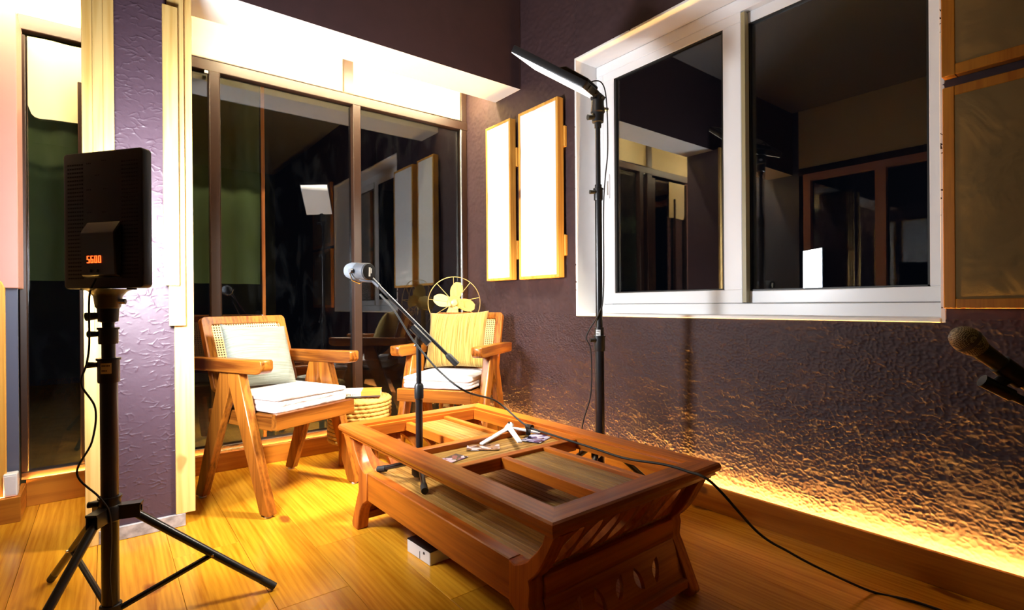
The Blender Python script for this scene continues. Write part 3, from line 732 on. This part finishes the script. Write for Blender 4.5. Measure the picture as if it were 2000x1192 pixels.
MB().box(-.108, .108, -.068, .070, .0015, .0205).build('pages', M['pages'], BK, world_in=False)
for z in (0, .0205): MB().box(-.110, .018, -.071, .072, z, z+.0015).build('cover', M['white_cover'], BK, world_in=False); MB().box(.018, .110, -.071, .072, z, z+.0015).build('cover', M['orange_cover'], BK, world_in=False)
MB().box(-.110, .018, -.0725, -.069, 0, .022).build('spine', M['white_cover'], BK, world_in=False); MB().box(.018, .110, -.0725, -.069, 0, .022).build('spine', M['orange_cover'], BK, world_in=False)
m_ = MB(); x = -.085
for wd in (5, 4, 6):
    for k in range(wd):
        m_.box(x, x+.0018, -.0732, -.0724, .008, .016).box(x, x+.0045, -.0732, -.0724, (.008, .0145, .0115)[k % 3], (.0095, .016, .013)[k % 3]); x += .0062
    x += .004
m_.box(-.110, .110, -.0732, -.0724, 0.0008, .0055).build('spine_print', M['ink'], BK, smooth=False)

BK.scale = (1.14, 1.1, 1.3)
# ------------------------------------------------------------------ fan on a stool in the corner
FP = Vector((1.880, 3.055, 0)); FH = .912
ST = thing('wooden_stool', 'tall wooden stool behind the corner armchair, under the fan', 'stool', FP)
MB().cyl((0, 0, .60), (0, 0, .63), .115, n=28).build('seat', M['teak'], ST, bevel=.004)
for k in range(4):
    a = R(45+90*k); MB().cyl((.11*math.cos(a), .11*math.sin(a), 0), (.075*math.cos(a), .075*math.sin(a), .60), .014, n=10).build('leg', M['teak'], ST)
d = Vector((-FP.x, -FP.y, 0)).normalized()
FN = thing('desk_fan', 'vintage cream desk fan with open wire guard behind the corner armchair', 'fan', (FP.x, FP.y, .63), rot=Matrix((d.cross(Vector((0, 0, 1))).normalized()*-1, -d, Vector((0, 0, 1)))).transposed())
# local: x right, -y to viewer, z up
hz = FH-.63
MB().lathe([(.085, 0), (.085, .012), (.06, .025), (.022, .04), (.016, .10), (.016, hz-.04)], 28).build('base', M['brass'], FN)
mo = MB().lathe([(.005, -.03), (.045, -.02), (.052, .01), (.05, .06), (.03, .08), (.006, .085)], 28, Matrix.Translation((0, 0, hz)) @ Matrix.Rotation(R(-90), 4, 'X')).build('motor', M['fan_cream'], FN)
MB().lathe([(.001, -.014), (.02, -.010), (.027, 0), (.027, .018)], 24, Matrix.Translation((0, -.045, hz)) @ Matrix.Rotation(R(-90), 4, 'X')).build('hub', M['fan_cream'], FN)
for k in range(4):
    ang = R(105+90*k-8)
    g = []
    for i in range(11):
        s = i/10; rad = .022+.118*s; row = []
        for j in range(7):
            q = j/6-.5; wd = .030+.055*math.sin(math.pi*min(1, s*.62+.12)); wd *= (1-(s**6)*.55)
            row.append((q*wd+.012*s, -.040+q*wd*.75*(1-.3*s), rad))
        g.append(row)
    B_ = MB(); RM = Matrix.Translation((0, 0, hz)) @ Matrix.Rotation(ang, 4, 'Y')
    B_.grid(np.array(g), RM); g2 = np.array(g); g2[..., 1] += .002; B_.grid(g2, RM, flip=True)
    B_.build('blade', M['fan_cream'], FN, angle=180)
def ring(rad, y, th): return MB().tube([(rad*math.cos(a), y, hz+rad*math.sin(a)) for a in [2*math.pi*i/48 for i in range(48)]], th, 6, closed=True)
ring(.172, -.075, .0020).build('guard_ring', M['brass'], FN); ring(.176, -.018, .0020).build('guard_ring', M['brass'], FN); ring(.045, -.085, .002).build('guard_ring', M['brass'], FN)
for k in range(9):
    a = 2*math.pi*k/9+.2; ca, sa = math.cos(a), math.sin(a)
    MB().tube([(.045*ca, -.085, hz+.045*sa), (.12*ca, -.086, hz+.12*sa), (.172*ca, -.075, hz+.172*sa), (.176*ca, -.018, hz+.176*sa), (.10*ca, .01, hz+.10*sa), (.05*ca, .02, hz+.05*sa)], .0017, 6).build('guard_spoke', M['brass'], FN)

# ------------------------------------------------------------------ LED panels and stands
def led_panel(label, Mx, width, height, watts, digits, dif, spread, col):
    o = bpy.data.objects.new('led_panel_light', None); link(o); o.matrix_world = Mx; WM[o] = Mx; tag(o, label, 'lamp', 'studio LED panel lights')
    w, h = width/2, height/2; th = .030
    pts = []
    cr = .012
    for cx, cz, a0 in ((w-cr, h-cr, 0), (-w+cr, h-cr, 90), (-w+cr, -h+cr, 180), (w-cr, -h+cr, 270)):
        for k in range(5): a = R(a0+22.5*k); pts.append((cx+cr*math.cos(a), cz+cr*math.sin(a)))
    MB().prism(pts, -th, 0, axis='y').build('housing', M['black_plastic'], o, bevel=.004, seg=2)
    MB().box(-w+.006, w-.006, .0, .0025, -h+.006, h-.006).build('diffuser', M[dif], o)
    # control block on the back
    bp = [(-th, -.165*height/.39), (-th-.018, -.160*height/.39), (-th-.022, -.040), (-th, -.005)]
    blk = MB().prism([(a, b) for a, b in bp], -.055, .068, axis='x').build('control_block', M['black_plastic'], o, bevel=.003)
    sl = MB()
    for sx in (-1, 1):
        for i in range(7):
            for j in range(30):
                x = sx*(.072+i*.0085); z = -h+.03+j*.0112
                if abs(x) < w-.012 and z < h-.02: sl.box(x-.0028, x+.0028, -th-.0006, -th+.001, z-.0022, z+.0022)
    for x, z in ((-.055, .16), (.0, .165), (-.025, .125), (-.055, .085), (.005, .085), (-.055, .02), (.0, .02)):
        for k in range(3): sl.box(x+k*.006, x+k*.006+.002, -th-.0006, -th+.001, z*h/.195, z*h/.195+.003)
    tag(sl.build('vent_slots', M['slot'], o, smooth=False), kind='stuff')
    if digits:
        seg = {'5': 'afgcd', '6': 'afgcde', '0': 'abcdef'}
        dg = MB(); hgt = .0200; wd_ = .0088; yb = -th-.0200; zc = -.124
        for i, c in enumerate(digits):
            x0 = -.030+i*.0135; tk = .0019
            S = {'a': (x0, x0+wd_, zc+hgt-tk, zc+hgt), 'd': (x0, x0+wd_, zc, zc+tk), 'g': (x0, x0+wd_, zc+hgt/2-tk/2, zc+hgt/2+tk/2),
                 'f': (x0, x0+tk, zc+hgt/2, zc+hgt), 'e': (x0, x0+tk, zc, zc+hgt/2), 'b': (x0+wd_-tk, x0+wd_, zc+hgt/2, zc+hgt), 'c': (x0+wd_-tk, x0+wd_, zc, zc+hgt/2)}
            for q in seg[c]: a, b, z0, z1 = S[q]; dg.box(a, b, yb-.0010, yb+.004, z0, z1)
        dg.build('red_digits', M['red_led'], blk, smooth=False)
        for x in (-.018, .006): MB().cyl((x, yb-.004, -.146), (x, yb+.004, -.146), .0045).build('button', M['black_metal'], blk)
    for x in (-.07, .07): MB().cyl((x*width/.235, -.015, -h), (x*width/.235, -.015, -h-.004), .012).build('foot_pad', M['rubber'], o)
    ld = bpy.data.lights.new('panel_light', 'AREA'); ld.shape = 'RECTANGLE'; ld.size = width-.02; ld.size_y = height-.02; ld.energy = watts; ld.color = col; ld.spread = spread
    lo = bpy.data.objects.new('panel_light', ld); link(lo); lo.parent = o
    lo.matrix_local = Matrix.Translation((0, .0045, 0)) @ Matrix.Rotation(R(90), 4, 'X')
    return o
def light_stand(label, base, segs, feet, hubz, collars, stick, top, flare=.058):
    o = thing('light_stand', label, 'light stand', base, group='black tripod light stands')
    for z0, z1, rad in segs: MB().cyl((0, 0, z0), (0, 0, z1), rad, n=20).build('pole', M['black_metal'], o)
    for z0, z1, rad in collars:
        c = MB().lathe([(rad*.96, z0), (rad, z0+.004), (rad, z1-.006), (rad*1.12, z1-.006), (rad*1.12, z1)], 20).build('collar', M['black_plastic'], o)
        MB().cyl((-rad, 0, z1-.018), (-rad-.022, .010, z1-.018), .007, .009, n=12).build('knob', M['rubber'], c)
    if stick:
        z0, z1, rad, mt = stick
        m_ = MB(); a0 = math.atan2(-base[1], -base[0])
        A = [a0-.75+1.0*k/8 for k in range(9)]
        m_.grid(np.array([[(rad*math.cos(a), rad*math.sin(a), z) for z in (z0, z1)] for a in A]), flip=False)
        st = m_.build('sticker', M[mt], o)
        m_ = MB()
        for (zf, n_) in ((.68, 6), (.22, 4)):
            for k in range(n_):
                a = A[1]+(A[7]-A[1])*k/6; q = rad+.0003; zz = z0+(z1-z0)*zf
                m_.add([(q*math.cos(a+da), q*math.sin(a+da), zz+dz) for da, dz in ((0, 0), (.09, 0), (.09, .004), (0, .004))], [(0, 1, 2, 3)])
        m_.build('sticker_print', M['ink'], st)
    MB().lathe([(.026, hubz-.022), (.030, hubz-.018), (.030, hubz+.018), (.026, hubz+.024)], 20).build('hub', M['black_plastic'], o)
    MB().lathe([(.024, .020), (.027, .023), (.027, .050), (.024, .053)], 20).build('brace_collar', M['black_plastic'], o)
    for (fx, fy) in feet:
        v = Vector((fx, fy, 0)); u_ = v.normalized(); q = Vector((-u_.y, u_.x, 0))
        p0 = u_*.045+Vector((0, 0, hubz+.004)); p1 = v+Vector((0, 0, .011))
        lg = MB().tube([p0, p1], .0115, 12).build('leg', M['black_metal'], o)
        MB().tube([p1-(p1-p0).normalized()*.045, p1+(p1-p0).normalized()*.003], .0118, 12).build('rubber_foot', M['rubber'], lg)
        m_ = MB()
        for s in (-1, 1): m_.add([tuple(u_*a+q*(s*.013)+q*b+Vector((0, 0, hubz+c))) for a in (.02, .075) for b in (-.002, .002) for c in (-.018, .02)], [(0, 1, 3, 2), (4, 6, 7, 5), (0, 4, 5, 1), (2, 3, 7, 6), (0, 2, 6, 4), (1, 5, 7, 3)])
        m_.add([tuple(u_*a+q*b+Vector((0, 0, hubz+c))) for a in (.02, .078) for b in (-.015, .015) for c in (.016, .022)], [(0, 1, 3, 2), (4, 6, 7, 5), (0, 4, 5, 1), (2, 3, 7, 6), (0, 2, 6, 4), (1, 5, 7, 3)])
        m_.build('hinge', M['black_plastic'], o)
        mid = p0.lerp(p1, .56)
        MB().tube([u_*.026+Vector((0, 0, .036)), mid], .0085, 8).build('brace', M['black_metal'], o)
        MB().tube([mid-q*.016, mid+q*.016], .004, 8).build('rivet', M['chrome'], lg)
    # ball head
    MB().lathe([(.014, top-.115), (.015, top-.095), (.024, top-.092), (.026, top-.055), (.030, top-.050), (min(.034, flare), top-.020), (min(.045, flare), top-.006), (flare, top)], 22).build('ball_head', M['black_plastic'], o)
    MB().cyl((-.02, 0, top-.075), (-.05, .01, top-.078), .009, .012, n=12).build('knob', M['rubber'], o)
    MB().cyl((.02, -.012, top-.035), (.040, -.020, top-.035), .008, n=12).build('knob', M['chrome'], o)
    return o
AX, AY = .008, 1.889
light_stand('black tripod light stand at the left, carrying the upright panel', (AX, AY, 0), [(.02, .70, .0212), (.70, .815, .0165), (.80, .90, .0125)],
            [(.409, -.113), (-.152, .392), (-.222, -.352)], .312, [(.325, .36, .026), (.685, .755, .0262), (.795, .842, .0235)], (.712, .742, .0268, 'sticker'), .951)
nA = Vector((.785, .62, 0)).normalized(); wA = Vector((nA.y, -nA.x, 0))
MA = Matrix.Translation((AX+.012, AY+.009, 1.148)) @ Matrix((wA, nA, Vector((0, 0, 1)))).transposed().to_4x4()
led_panel('upright black LED panel reading 5600 on the left stand, seen from behind', MA, .285, .39, PANEL_A_W, '5600', 'diffuser_a', R(170), (.93, .96, 1.0))

BX, BY = 1.645, 1.515
LSB = light_stand('tall black tripod light stand between table and purple wall', (BX, BY, 0), [(.02, .80, .0195), (.78, 1.40, .0145), (1.39, 1.68, .0105)],
            [(.325, -.145), (-.05, .40), (-.33, -.16)], .285, [(.70, .765, .024), (.31, .34, .024), (1.335, 1.385, .019)], (.765, .790, .0205, 'sticker_w'), 1.755, flare=.026)
lB = Vector((.368, -.742, -.56)).normalized(); nB = Vector((-.165, .52, -.838)); nB = (nB-lB*nB.dot(lB)).normalized(); sB = nB.cross(-lB)
cB = Vector((1.545, 1.655, 1.872))
MBx = Matrix.Translation(cB) @ Matrix((sB, nB, -lB)).transposed().to_4x4()
led_panel('tilted LED panel on the tall stand, aimed down at the table', MBx, .24, .39, PANEL_B_W, None, 'diffuser', R(88), (1.0, .90, .72))
br = MB().tube([(BX, BY, 1.74), (BX-.012, BY+.01, 1.768), tuple(cB+lB*.19-nB*.02)], .016, 10)
br.build('tilt_bracket', M['black_plastic'], LSB, world_in=True)

def ray(px, py, k): return Vector((0, 0, .9))+(Fv+Rv*((px-1000)/FPX)-Uv*((py-596)/FPX))*k
def cable(label, pts, rad, mat='rubber'):
    P = spline(pts, 8); b = min(P, key=lambda p: p.z)
    return tag(MB().tube(P, rad, 8).build('cable', M[mat], loc=tuple(b), angle=180), label, 'cable', 'black cables')
cable('thin black cable dangling down the left light stand', [(-.019, 1.86, .98), (-.033, 1.862, .93), (-.034, 1.852, .80), (-.040, 1.85, .745), (-.051, 1.842, .69), (-.022, 1.846, .62), (-.030, 1.846, .53), (-.062, 1.84, .45), (-.016, 1.846, .375), (.006, 1.852, .325), (.010, 1.863, .25), (.006, 1.864, .14), (.012, 1.866, .05)], .0026)
cable('thin black cable looping down the tall light stand', [(1.60, 1.555, 1.800), (1.612, 1.530, 1.828), (1.640, 1.490, 1.822), (1.660, 1.480, 1.75), (1.672, 1.485, 1.55), (1.660, 1.490, 1.42), (1.652, 1.492, 1.30), (1.647, 1.492, .95), (1.632, 1.503, .86), (1.600, 1.545, .765), (1.612, 1.535, .71), (1.618, 1.535, .60), (1.612, 1.540, .50), (1.590, 1.565, .38), (1.60, 1.60, .18), (1.66, 1.66, .006)], .0026)

# ------------------------------------------------------------------ boom microphone stand on the lower shelf
MX, MY, SZ = .934, 1.775, .2430
MS = thing('microphone_stand', 'short black boom stand standing on the coffee table shelf', 'microphone stand', (MX, MY, SZ))
for a, l in ((R(118), .185), (R(-112), .165), (R(3), .17)):
    e = Vector((math.cos(a)*l, math.sin(a)*l, .014)); s = Vector((0, 0, .052))
    lg = MB().tube([s, s.lerp(e, .25)+Vector((0, 0, .012)), e], .0095, 12).build('leg', M['black_metal'], MS)
    MB().tube([s.lerp(e, .84), e+(e-s).normalized()*.008], .0128, 12).build('rubber_foot', M['rubber'], lg)
MB().lathe([(.024, .012), (.03, .02), (.03, .065), (.022, .08), (.016, .09)], 20).build('base_hub', M['black_plastic'], MS)
MB().cyl((0, 0, .02), (0, 0, .335), .0135, n=18).build('lower_pole', M['black_metal'], MS)
MB().lathe([(.0135, .30), (.0175, .305), (.0175, .352), (.0125, .36)], 18).build('pole_clutch', M['black_plastic'], MS)
MB().cyl((0, 0, .34), (0, 0, .535), .0098, n=16).build('upper_pole', M['black_metal'], MS)
def ml(px, py, k): return ray(px, py, k)-Vector((MX, MY, SZ))
b0, b1 = ml(714, 533, 1.985), ml(893, 713, 1.955); bd = (b1-b0).normalized()
bo = MB().tube([b0+bd*.03, b1], .0068, 12).build('boom', M['black_metal'], MS)
MB().tube([b1-bd*.055, b1-bd*.045, b1], .011, 12, radii=[.009, .0125, .0125]).build('counterweight', M['rubber'], bo)
pv = ml(822, 655, 1.962); side = bd.cross(Vector((0, 0, 1))).normalized()
cl = MB().tube([pv-bd*.045, pv+bd*.045], .0150, 8).build('boom_clamp', M['black_plastic'], MS)
MB().tube([Vector((0, 0, .515)), pv], .017, 14).build('swivel', M['black_plastic'], MS)
MB().tube([pv-side*.03-bd*.02+Vector((0, 0, -.03)), pv-side*.03-bd*.045+Vector((0, 0, -.075))], .0045, 8).build('wing_lever', M['black_plastic'], cl)
MB().tube([b0+bd*.025, b0+bd*.075], .009, 12).build('boom_tip', M['mic_grey'], bo)
# broadcast microphone
mc = ray(703, 530, 1.985); ax = (-Rv*.80+Fv*.58+Uv*.06).normalized()
MC = thing('broadcast_microphone', 'grey broadcast microphone with foam head on the boom arm', 'microphone', mc, rot=zframe(ax).to_3x3())
MB().lathe([(.028, -.052), (.032, -.048), (.032, .005), (.030, .008)], 28).build('body', M['mic_grey'], MC)
MB().lathe([(.024, -.056), (.0295, -.055), (.0295, -.050)], 28).build('rear_disc', M['black_plastic'], MC)
m_ = MB(); m_.box(-.004, .004, -.018, .016, -.0568, -.0558).box(-.010, -.006, -.006, .012, -.0568, -.0558).build('rear_mark', M['sticker_w'], MC)
MB().lathe([(.0305, .005), (.0325, .012), (.0325, .045), (.028, .062), (.016, .071), (.002, .073)], 28).build('foam_head', M['foam'], MC, angle=180)
RM = WM[MC].inverted(); q0 = RM @ (mc-Uv*.040+Rv*.0)
MB().tube([Vector((.038, 0, 0)), Vector((.040, 0, .012)), Vector((.030, -.034, .005)), Vector((0, -.045, 0)), Vector((-.030, -.034, .005)), Vector((-.040, 0, .012)), Vector((-.038, 0, 0))], .0035, 8).build('yoke', M['chrome'], MC)
for s in (-1, 1): MB().cyl((s*.031, 0, 0), (s*.047, 0, 0), .008, n=14).build('pivot_knob', M['mic_grey'], MC)
MB().tube([RM @ (mc-Uv*.032), RM @ (Vector((MX, MY, SZ))+b0+bd*.045)], .007, 10).build('mount_stub', M['mic_grey'], MC)
# long audio cable: boom -> table -> floor
cable('long black cable from the boom arm across the table to the floor', [ray(742, 575, 1.955), ray(770, 607, 1.945), ray(800, 655, 1.94), ray(822, 684, 1.93), ray(860, 727, 1.90), ray(910, 765, 1.86), (1.27, 1.74, .500), (1.312, 1.60, .420), (1.320, 1.44, .408), (1.316, 1.25, .405), (1.310, 1.10, .404), (1.306, .955, .420), (1.303, .87, .421), (1.31, .795, .405), ray(1480, 1040, 1.475), ray(1540, 1078, 1.515), ray(1600, 1110, 1.555), ray(1700, 1155, 1.612), (1.895, .50, .005), (1.90, .38, .005), (1.88, .20, .005)], .0038)

# ------------------------------------------------------------------ things on the table's inlay
zt = .3725
TP = thing('mini_tripod', 'small white folded tripod lying across the table tray', 'tripod', (1.285, 1.675, zt))
def tl(x, y, z): return Vector((x-1.285, y-1.675, z))
MB().tube([tl(1.270, 1.665, .030), tl(1.300, 1.685, .034)], .014, 14).build('head', M['white_plastic'], TP)
for e in ((1.105, 1.612, .006), (1.180, 1.475, .028), (1.385, 1.60, .006)):
    a = tl(1.283, 1.672, .030); b = tl(*e); v = (b-a).normalized(); q = v.cross(Vector((0, 0, 1))).normalized()
    m_ = MB(); up = q.cross(v)
    m_.add([tuple(p+q*s*w_+up*h_) for p, w_ in ((a, .011), (b, .009)) for s in (-1, 1) for h_ in (-.004, .004)], [(0, 1, 3, 2), (4, 6, 7, 5), (0, 4, 5, 1), (2, 3, 7, 6), (0, 2, 6, 4), (1, 5, 7, 3)])
    m_.build('leg', M['white_plastic'], TP, bevel=.002)
MB().cyl(tl(1.285, 1.675, .040), tl(1.285, 1.675, .052), .004).build('screw', M['black_metal'], TP)
def print_mat(name, cols, scale, seed):
    m, nt, p = nmat(name); L = nt.links.new
    tc = N(nt, 'ShaderNodeTexCoord'); mp = N(nt, 'ShaderNodeMapping'); mp.inputs['Location'].default_value = (seed, seed*.7, 0); L(tc.outputs['Object'], mp.inputs['Vector'])
    vo = N(nt, 'ShaderNodeTexVoronoi'); vo.inputs['Scale'].default_value = scale; L(mp.outputs[0], vo.inputs['Vector'])
    rp = N(nt, 'ShaderNodeValToRGB'); rp.color_ramp.interpolation = 'CONSTANT'
    e = rp.color_ramp.elements
    for i, c in enumerate(cols):
        el = e[i] if i < 2 else e.new(i/len(cols))
        el.position = i/len(cols); el.color = (*c, 1)
    L(vo.outputs['Color'], rp.inputs[0]); L(rp.outputs[0], p.inputs['Base Color']); p.inputs['Roughness'].default_value = .25; return m
pm1 = print_mat('leaflet_blue', [(.02, .015, .04), (.22, .2, .35), (.06, .04, .15), (.4, .4, .5), (.012, .012, .02)], 55, 1)
pm2 = print_mat('leaflet_pale', [(.28, .15, .08), (.2, .1, .04), (.42, .36, .38), (.10, .04, .02), (.25, .15, .12)], 40, 4)
pm3 = print_mat('leaflet_violet', [(.09, .03, .14), (.4, .3, .45), (.02, .01, .04), (.2, .05, .07), (.4, .36, .45)], 60, 9)
def leaflet(label, x, y, w, h, a, mat):
    n = 8; u, v = np.meshgrid(np.linspace(-w/2, w/2, n), np.linspace(-h/2, h/2, n), indexing='ij')
    zz = .0012+.0015*np.sin(u*22)**2
    m_ = MB(); m_.grid(np.stack([u, v, zz+.0008], -1)); m_.grid(np.stack([u, v, zz], -1), flip=True)
    o = m_.build('leaflet', mat, angle=180); o.location = (x, y, zt); o.rotation_euler = (0, 0, a); return tag(o, label, 'leaflet', 'printed leaflets on the table tray')
leaflet('blue and white printed leaflet beside the tripod head', 1.325, 1.555, .12, .085, R(25), pm1)
leaflet('pale brown leaflet under the white tripod legs', 1.095, 1.585, .12, .085, R(-35), pm2)
leaflet('small violet printed card at the near edge of the tray', .938, 1.535, .085, .06, R(15), pm3)
m_ = MB().tube([(1.345, 1.628, zt+.003), (1.340, 1.620, .395), (1.318, 1.600, .415), (1.318, 1.57, .417)], .010, 10)
tag(m_.build('cable_clip', M['black_plastic'], loc=(1.345, 1.628, zt)), 'black clip holding the cable on the table tray', 'clip')
# white box under the table
BXo = thing('small_box', 'small white box with black top on the floor under the table', 'box', (.935, 1.645, 0), rotz=R(4))
MB().box(-.062, .062, -.045, .105, .0, .046).build('body', M['white_plastic'], BXo, bevel=.002)
MB().box(-.062, .062, -.045, .105, .046, .0485).build('black_top', M['black_plastic'], BXo)
MB().box(-.0635, -.0618, -.012, -.004, .028, .036).build('side_mark', M['ink'], BXo); MB().box(-.0635, -.0618, .018, .0195, .004, .03).build('side_line', M['ink'], BXo)

# ------------------------------------------------------------------ second microphone at the right edge
m0 = ray(1884, 662, 1.03); m1 = ray(2003, 748, 1.015); vd = (m1-m0).normalized()
HM = thing('vocal_microphone', 'handheld vocal microphone with round steel grille at the right edge', 'microphone', m0, rot=zframe(vd).to_3x3())
MB().lathe([(.002, -.0255), (.010, -.0238), (.018, -.018), (.0238, -.009), (.0255, 0), (.0250, .004)], 30).build('grille', M['grille'], HM, angle=180)
MB().lathe([(.0256, .0035), (.0262, .005), (.0262, .009), (.0256, .0105)], 30).build('grille_band', M['steel_blue'], HM)
MB().lathe([(.0250, .0105), (.0235, .020), (.0200, .029), (.0185, .033)], 30).build('grille', M['grille'], HM, angle=180)
MB().lathe([(.0185, .033), (.0180, .036), (.0165, .07), (.0150, .110), (.0125, .165)], 26).build('handle', M['mic_olive'], HM, angle=180)
MB().lathe([(.0130, .160), (.0130, .205), (.0100, .209)], 22).build('connector', M['black_metal'], HM)
HS = thing('microphone_stand', 'black boom stand holding the vocal microphone at the right edge', 'microphone stand', (1.54, .0, 0), group=None)
def hl(p): return Vector(p)-Vector((1.54, .0, 0))
side = vd.cross(Uv).normalized(); dn = vd.cross(side).normalized()
if dn.z > 0: dn = -dn
c0 = m0+vd*.078; c1 = m0+vd*.128
MB().tube([hl(c0), hl(c1)], .0195, 18).build('clip', M['black_plastic'], HS)
MB().tube([hl(m0+vd*.105+dn*.012), hl(m0+vd*.098+dn*.042)], .011, 12).build('clip_joint', M['black_plastic'], HS)
bs = m0+vd*.085+dn*.043; be = Vector((1.54, .0, .57))
MB().tube([hl(bs), hl(be), hl(be+(be-bs).normalized()*.15)], .0085, 12).build('boom', M['black_metal'], HS)
MB().tube([hl(bs-(be-bs).normalized()*.01), hl(bs+(be-bs).normalized()*.045)], .0125, 12).build('boom_tip', M['black_metal'], HS)
MB().cyl((0, 0, .02), (0, 0, .57), .0125, n=16).build('pole', M['black_metal'], HS)
MB().lathe([(.13, 0), (.13, .012), (.10, .02), (.02, .03)], 32).build('base', M['black_metal'], HS)

# ------------------------------------------------------------------ far left corner
o = thing('wooden_board', 'tall rounded wooden board standing under the pink wall', 'board', (-.43, 3.0, .0))
MB().prism([(-.32, .10), (.098, .10), (.098, .985), (.088, 1.012), (.060, 1.022), (-.32, 1.022)], .056, .082, axis='y').build('plank', M['pine_frame'], o, bevel=.003)
MB().box(-.32, .03, .048, .056, .106, .96).build('face_strip', M['teak'], o, bevel=.002)
o = thing('junction_box', 'small white plastic box on the skirting at the far left', 'box', (-.318, 3.055, .105))
MB().box(-.022, .022, -.022, .03, 0, .095).build('body', M['white_plastic'], o, bevel=.003)
MB().box(-.018, .018, -.0235, -.0215, .008, .087).build('lid', M['white_plastic'], o, bevel=.001)
n = 24; u, v = np.meshgrid(np.linspace(-.272, .0, n), np.linspace(0, 1, n), indexing='ij')
zb = 1.772+.012*np.sin((u+.27)*9)+.10*np.exp(-(u+.272)/.012)*.6
P = np.stack([u, 3.262+.004*np.sin(u*40), zb+(2.150-zb)*v], -1); P2 = P.copy(); P2[..., 1] -= .0015
tag(MB().grid(P).grid(P2, flip=True).build('roller_blind', M['cream'], angle=180, loc=(-.14, 3.262, 1.77)), 'cream cloth blind hanging in the narrow left window', 'blind')

# ------------------------------------------------------------------ outside in the dark
tag(MB().box(-4, 6, GL+.05, 9, -.16, -.10).build('ground', M['earth']), 'dark night ground outside the glass', kind='structure')
SN = thing('green_screen_sheet', 'green sheet hung on posts outside the left part of the glass', 'sheet', (.25, 3.9, -.1))
u, v = np.meshgrid(np.linspace(-.62, .60, 60), np.linspace(1.05, 2.4, 20), indexing='ij')
P = np.stack([u, .012*np.sin(u*34)+.01*np.sin(v*7), v+.1], -1); P2 = P.copy(); P2[..., 1] += .003
MB().grid(P).grid(P2, flip=True).build('sheet', M['green_net'], SN, angle=180)
for x in (-.63, .612): MB().box(x-.010, x+.010, -.034, -.014, 0, 2.5).build('post', M['tab_z'], SN)
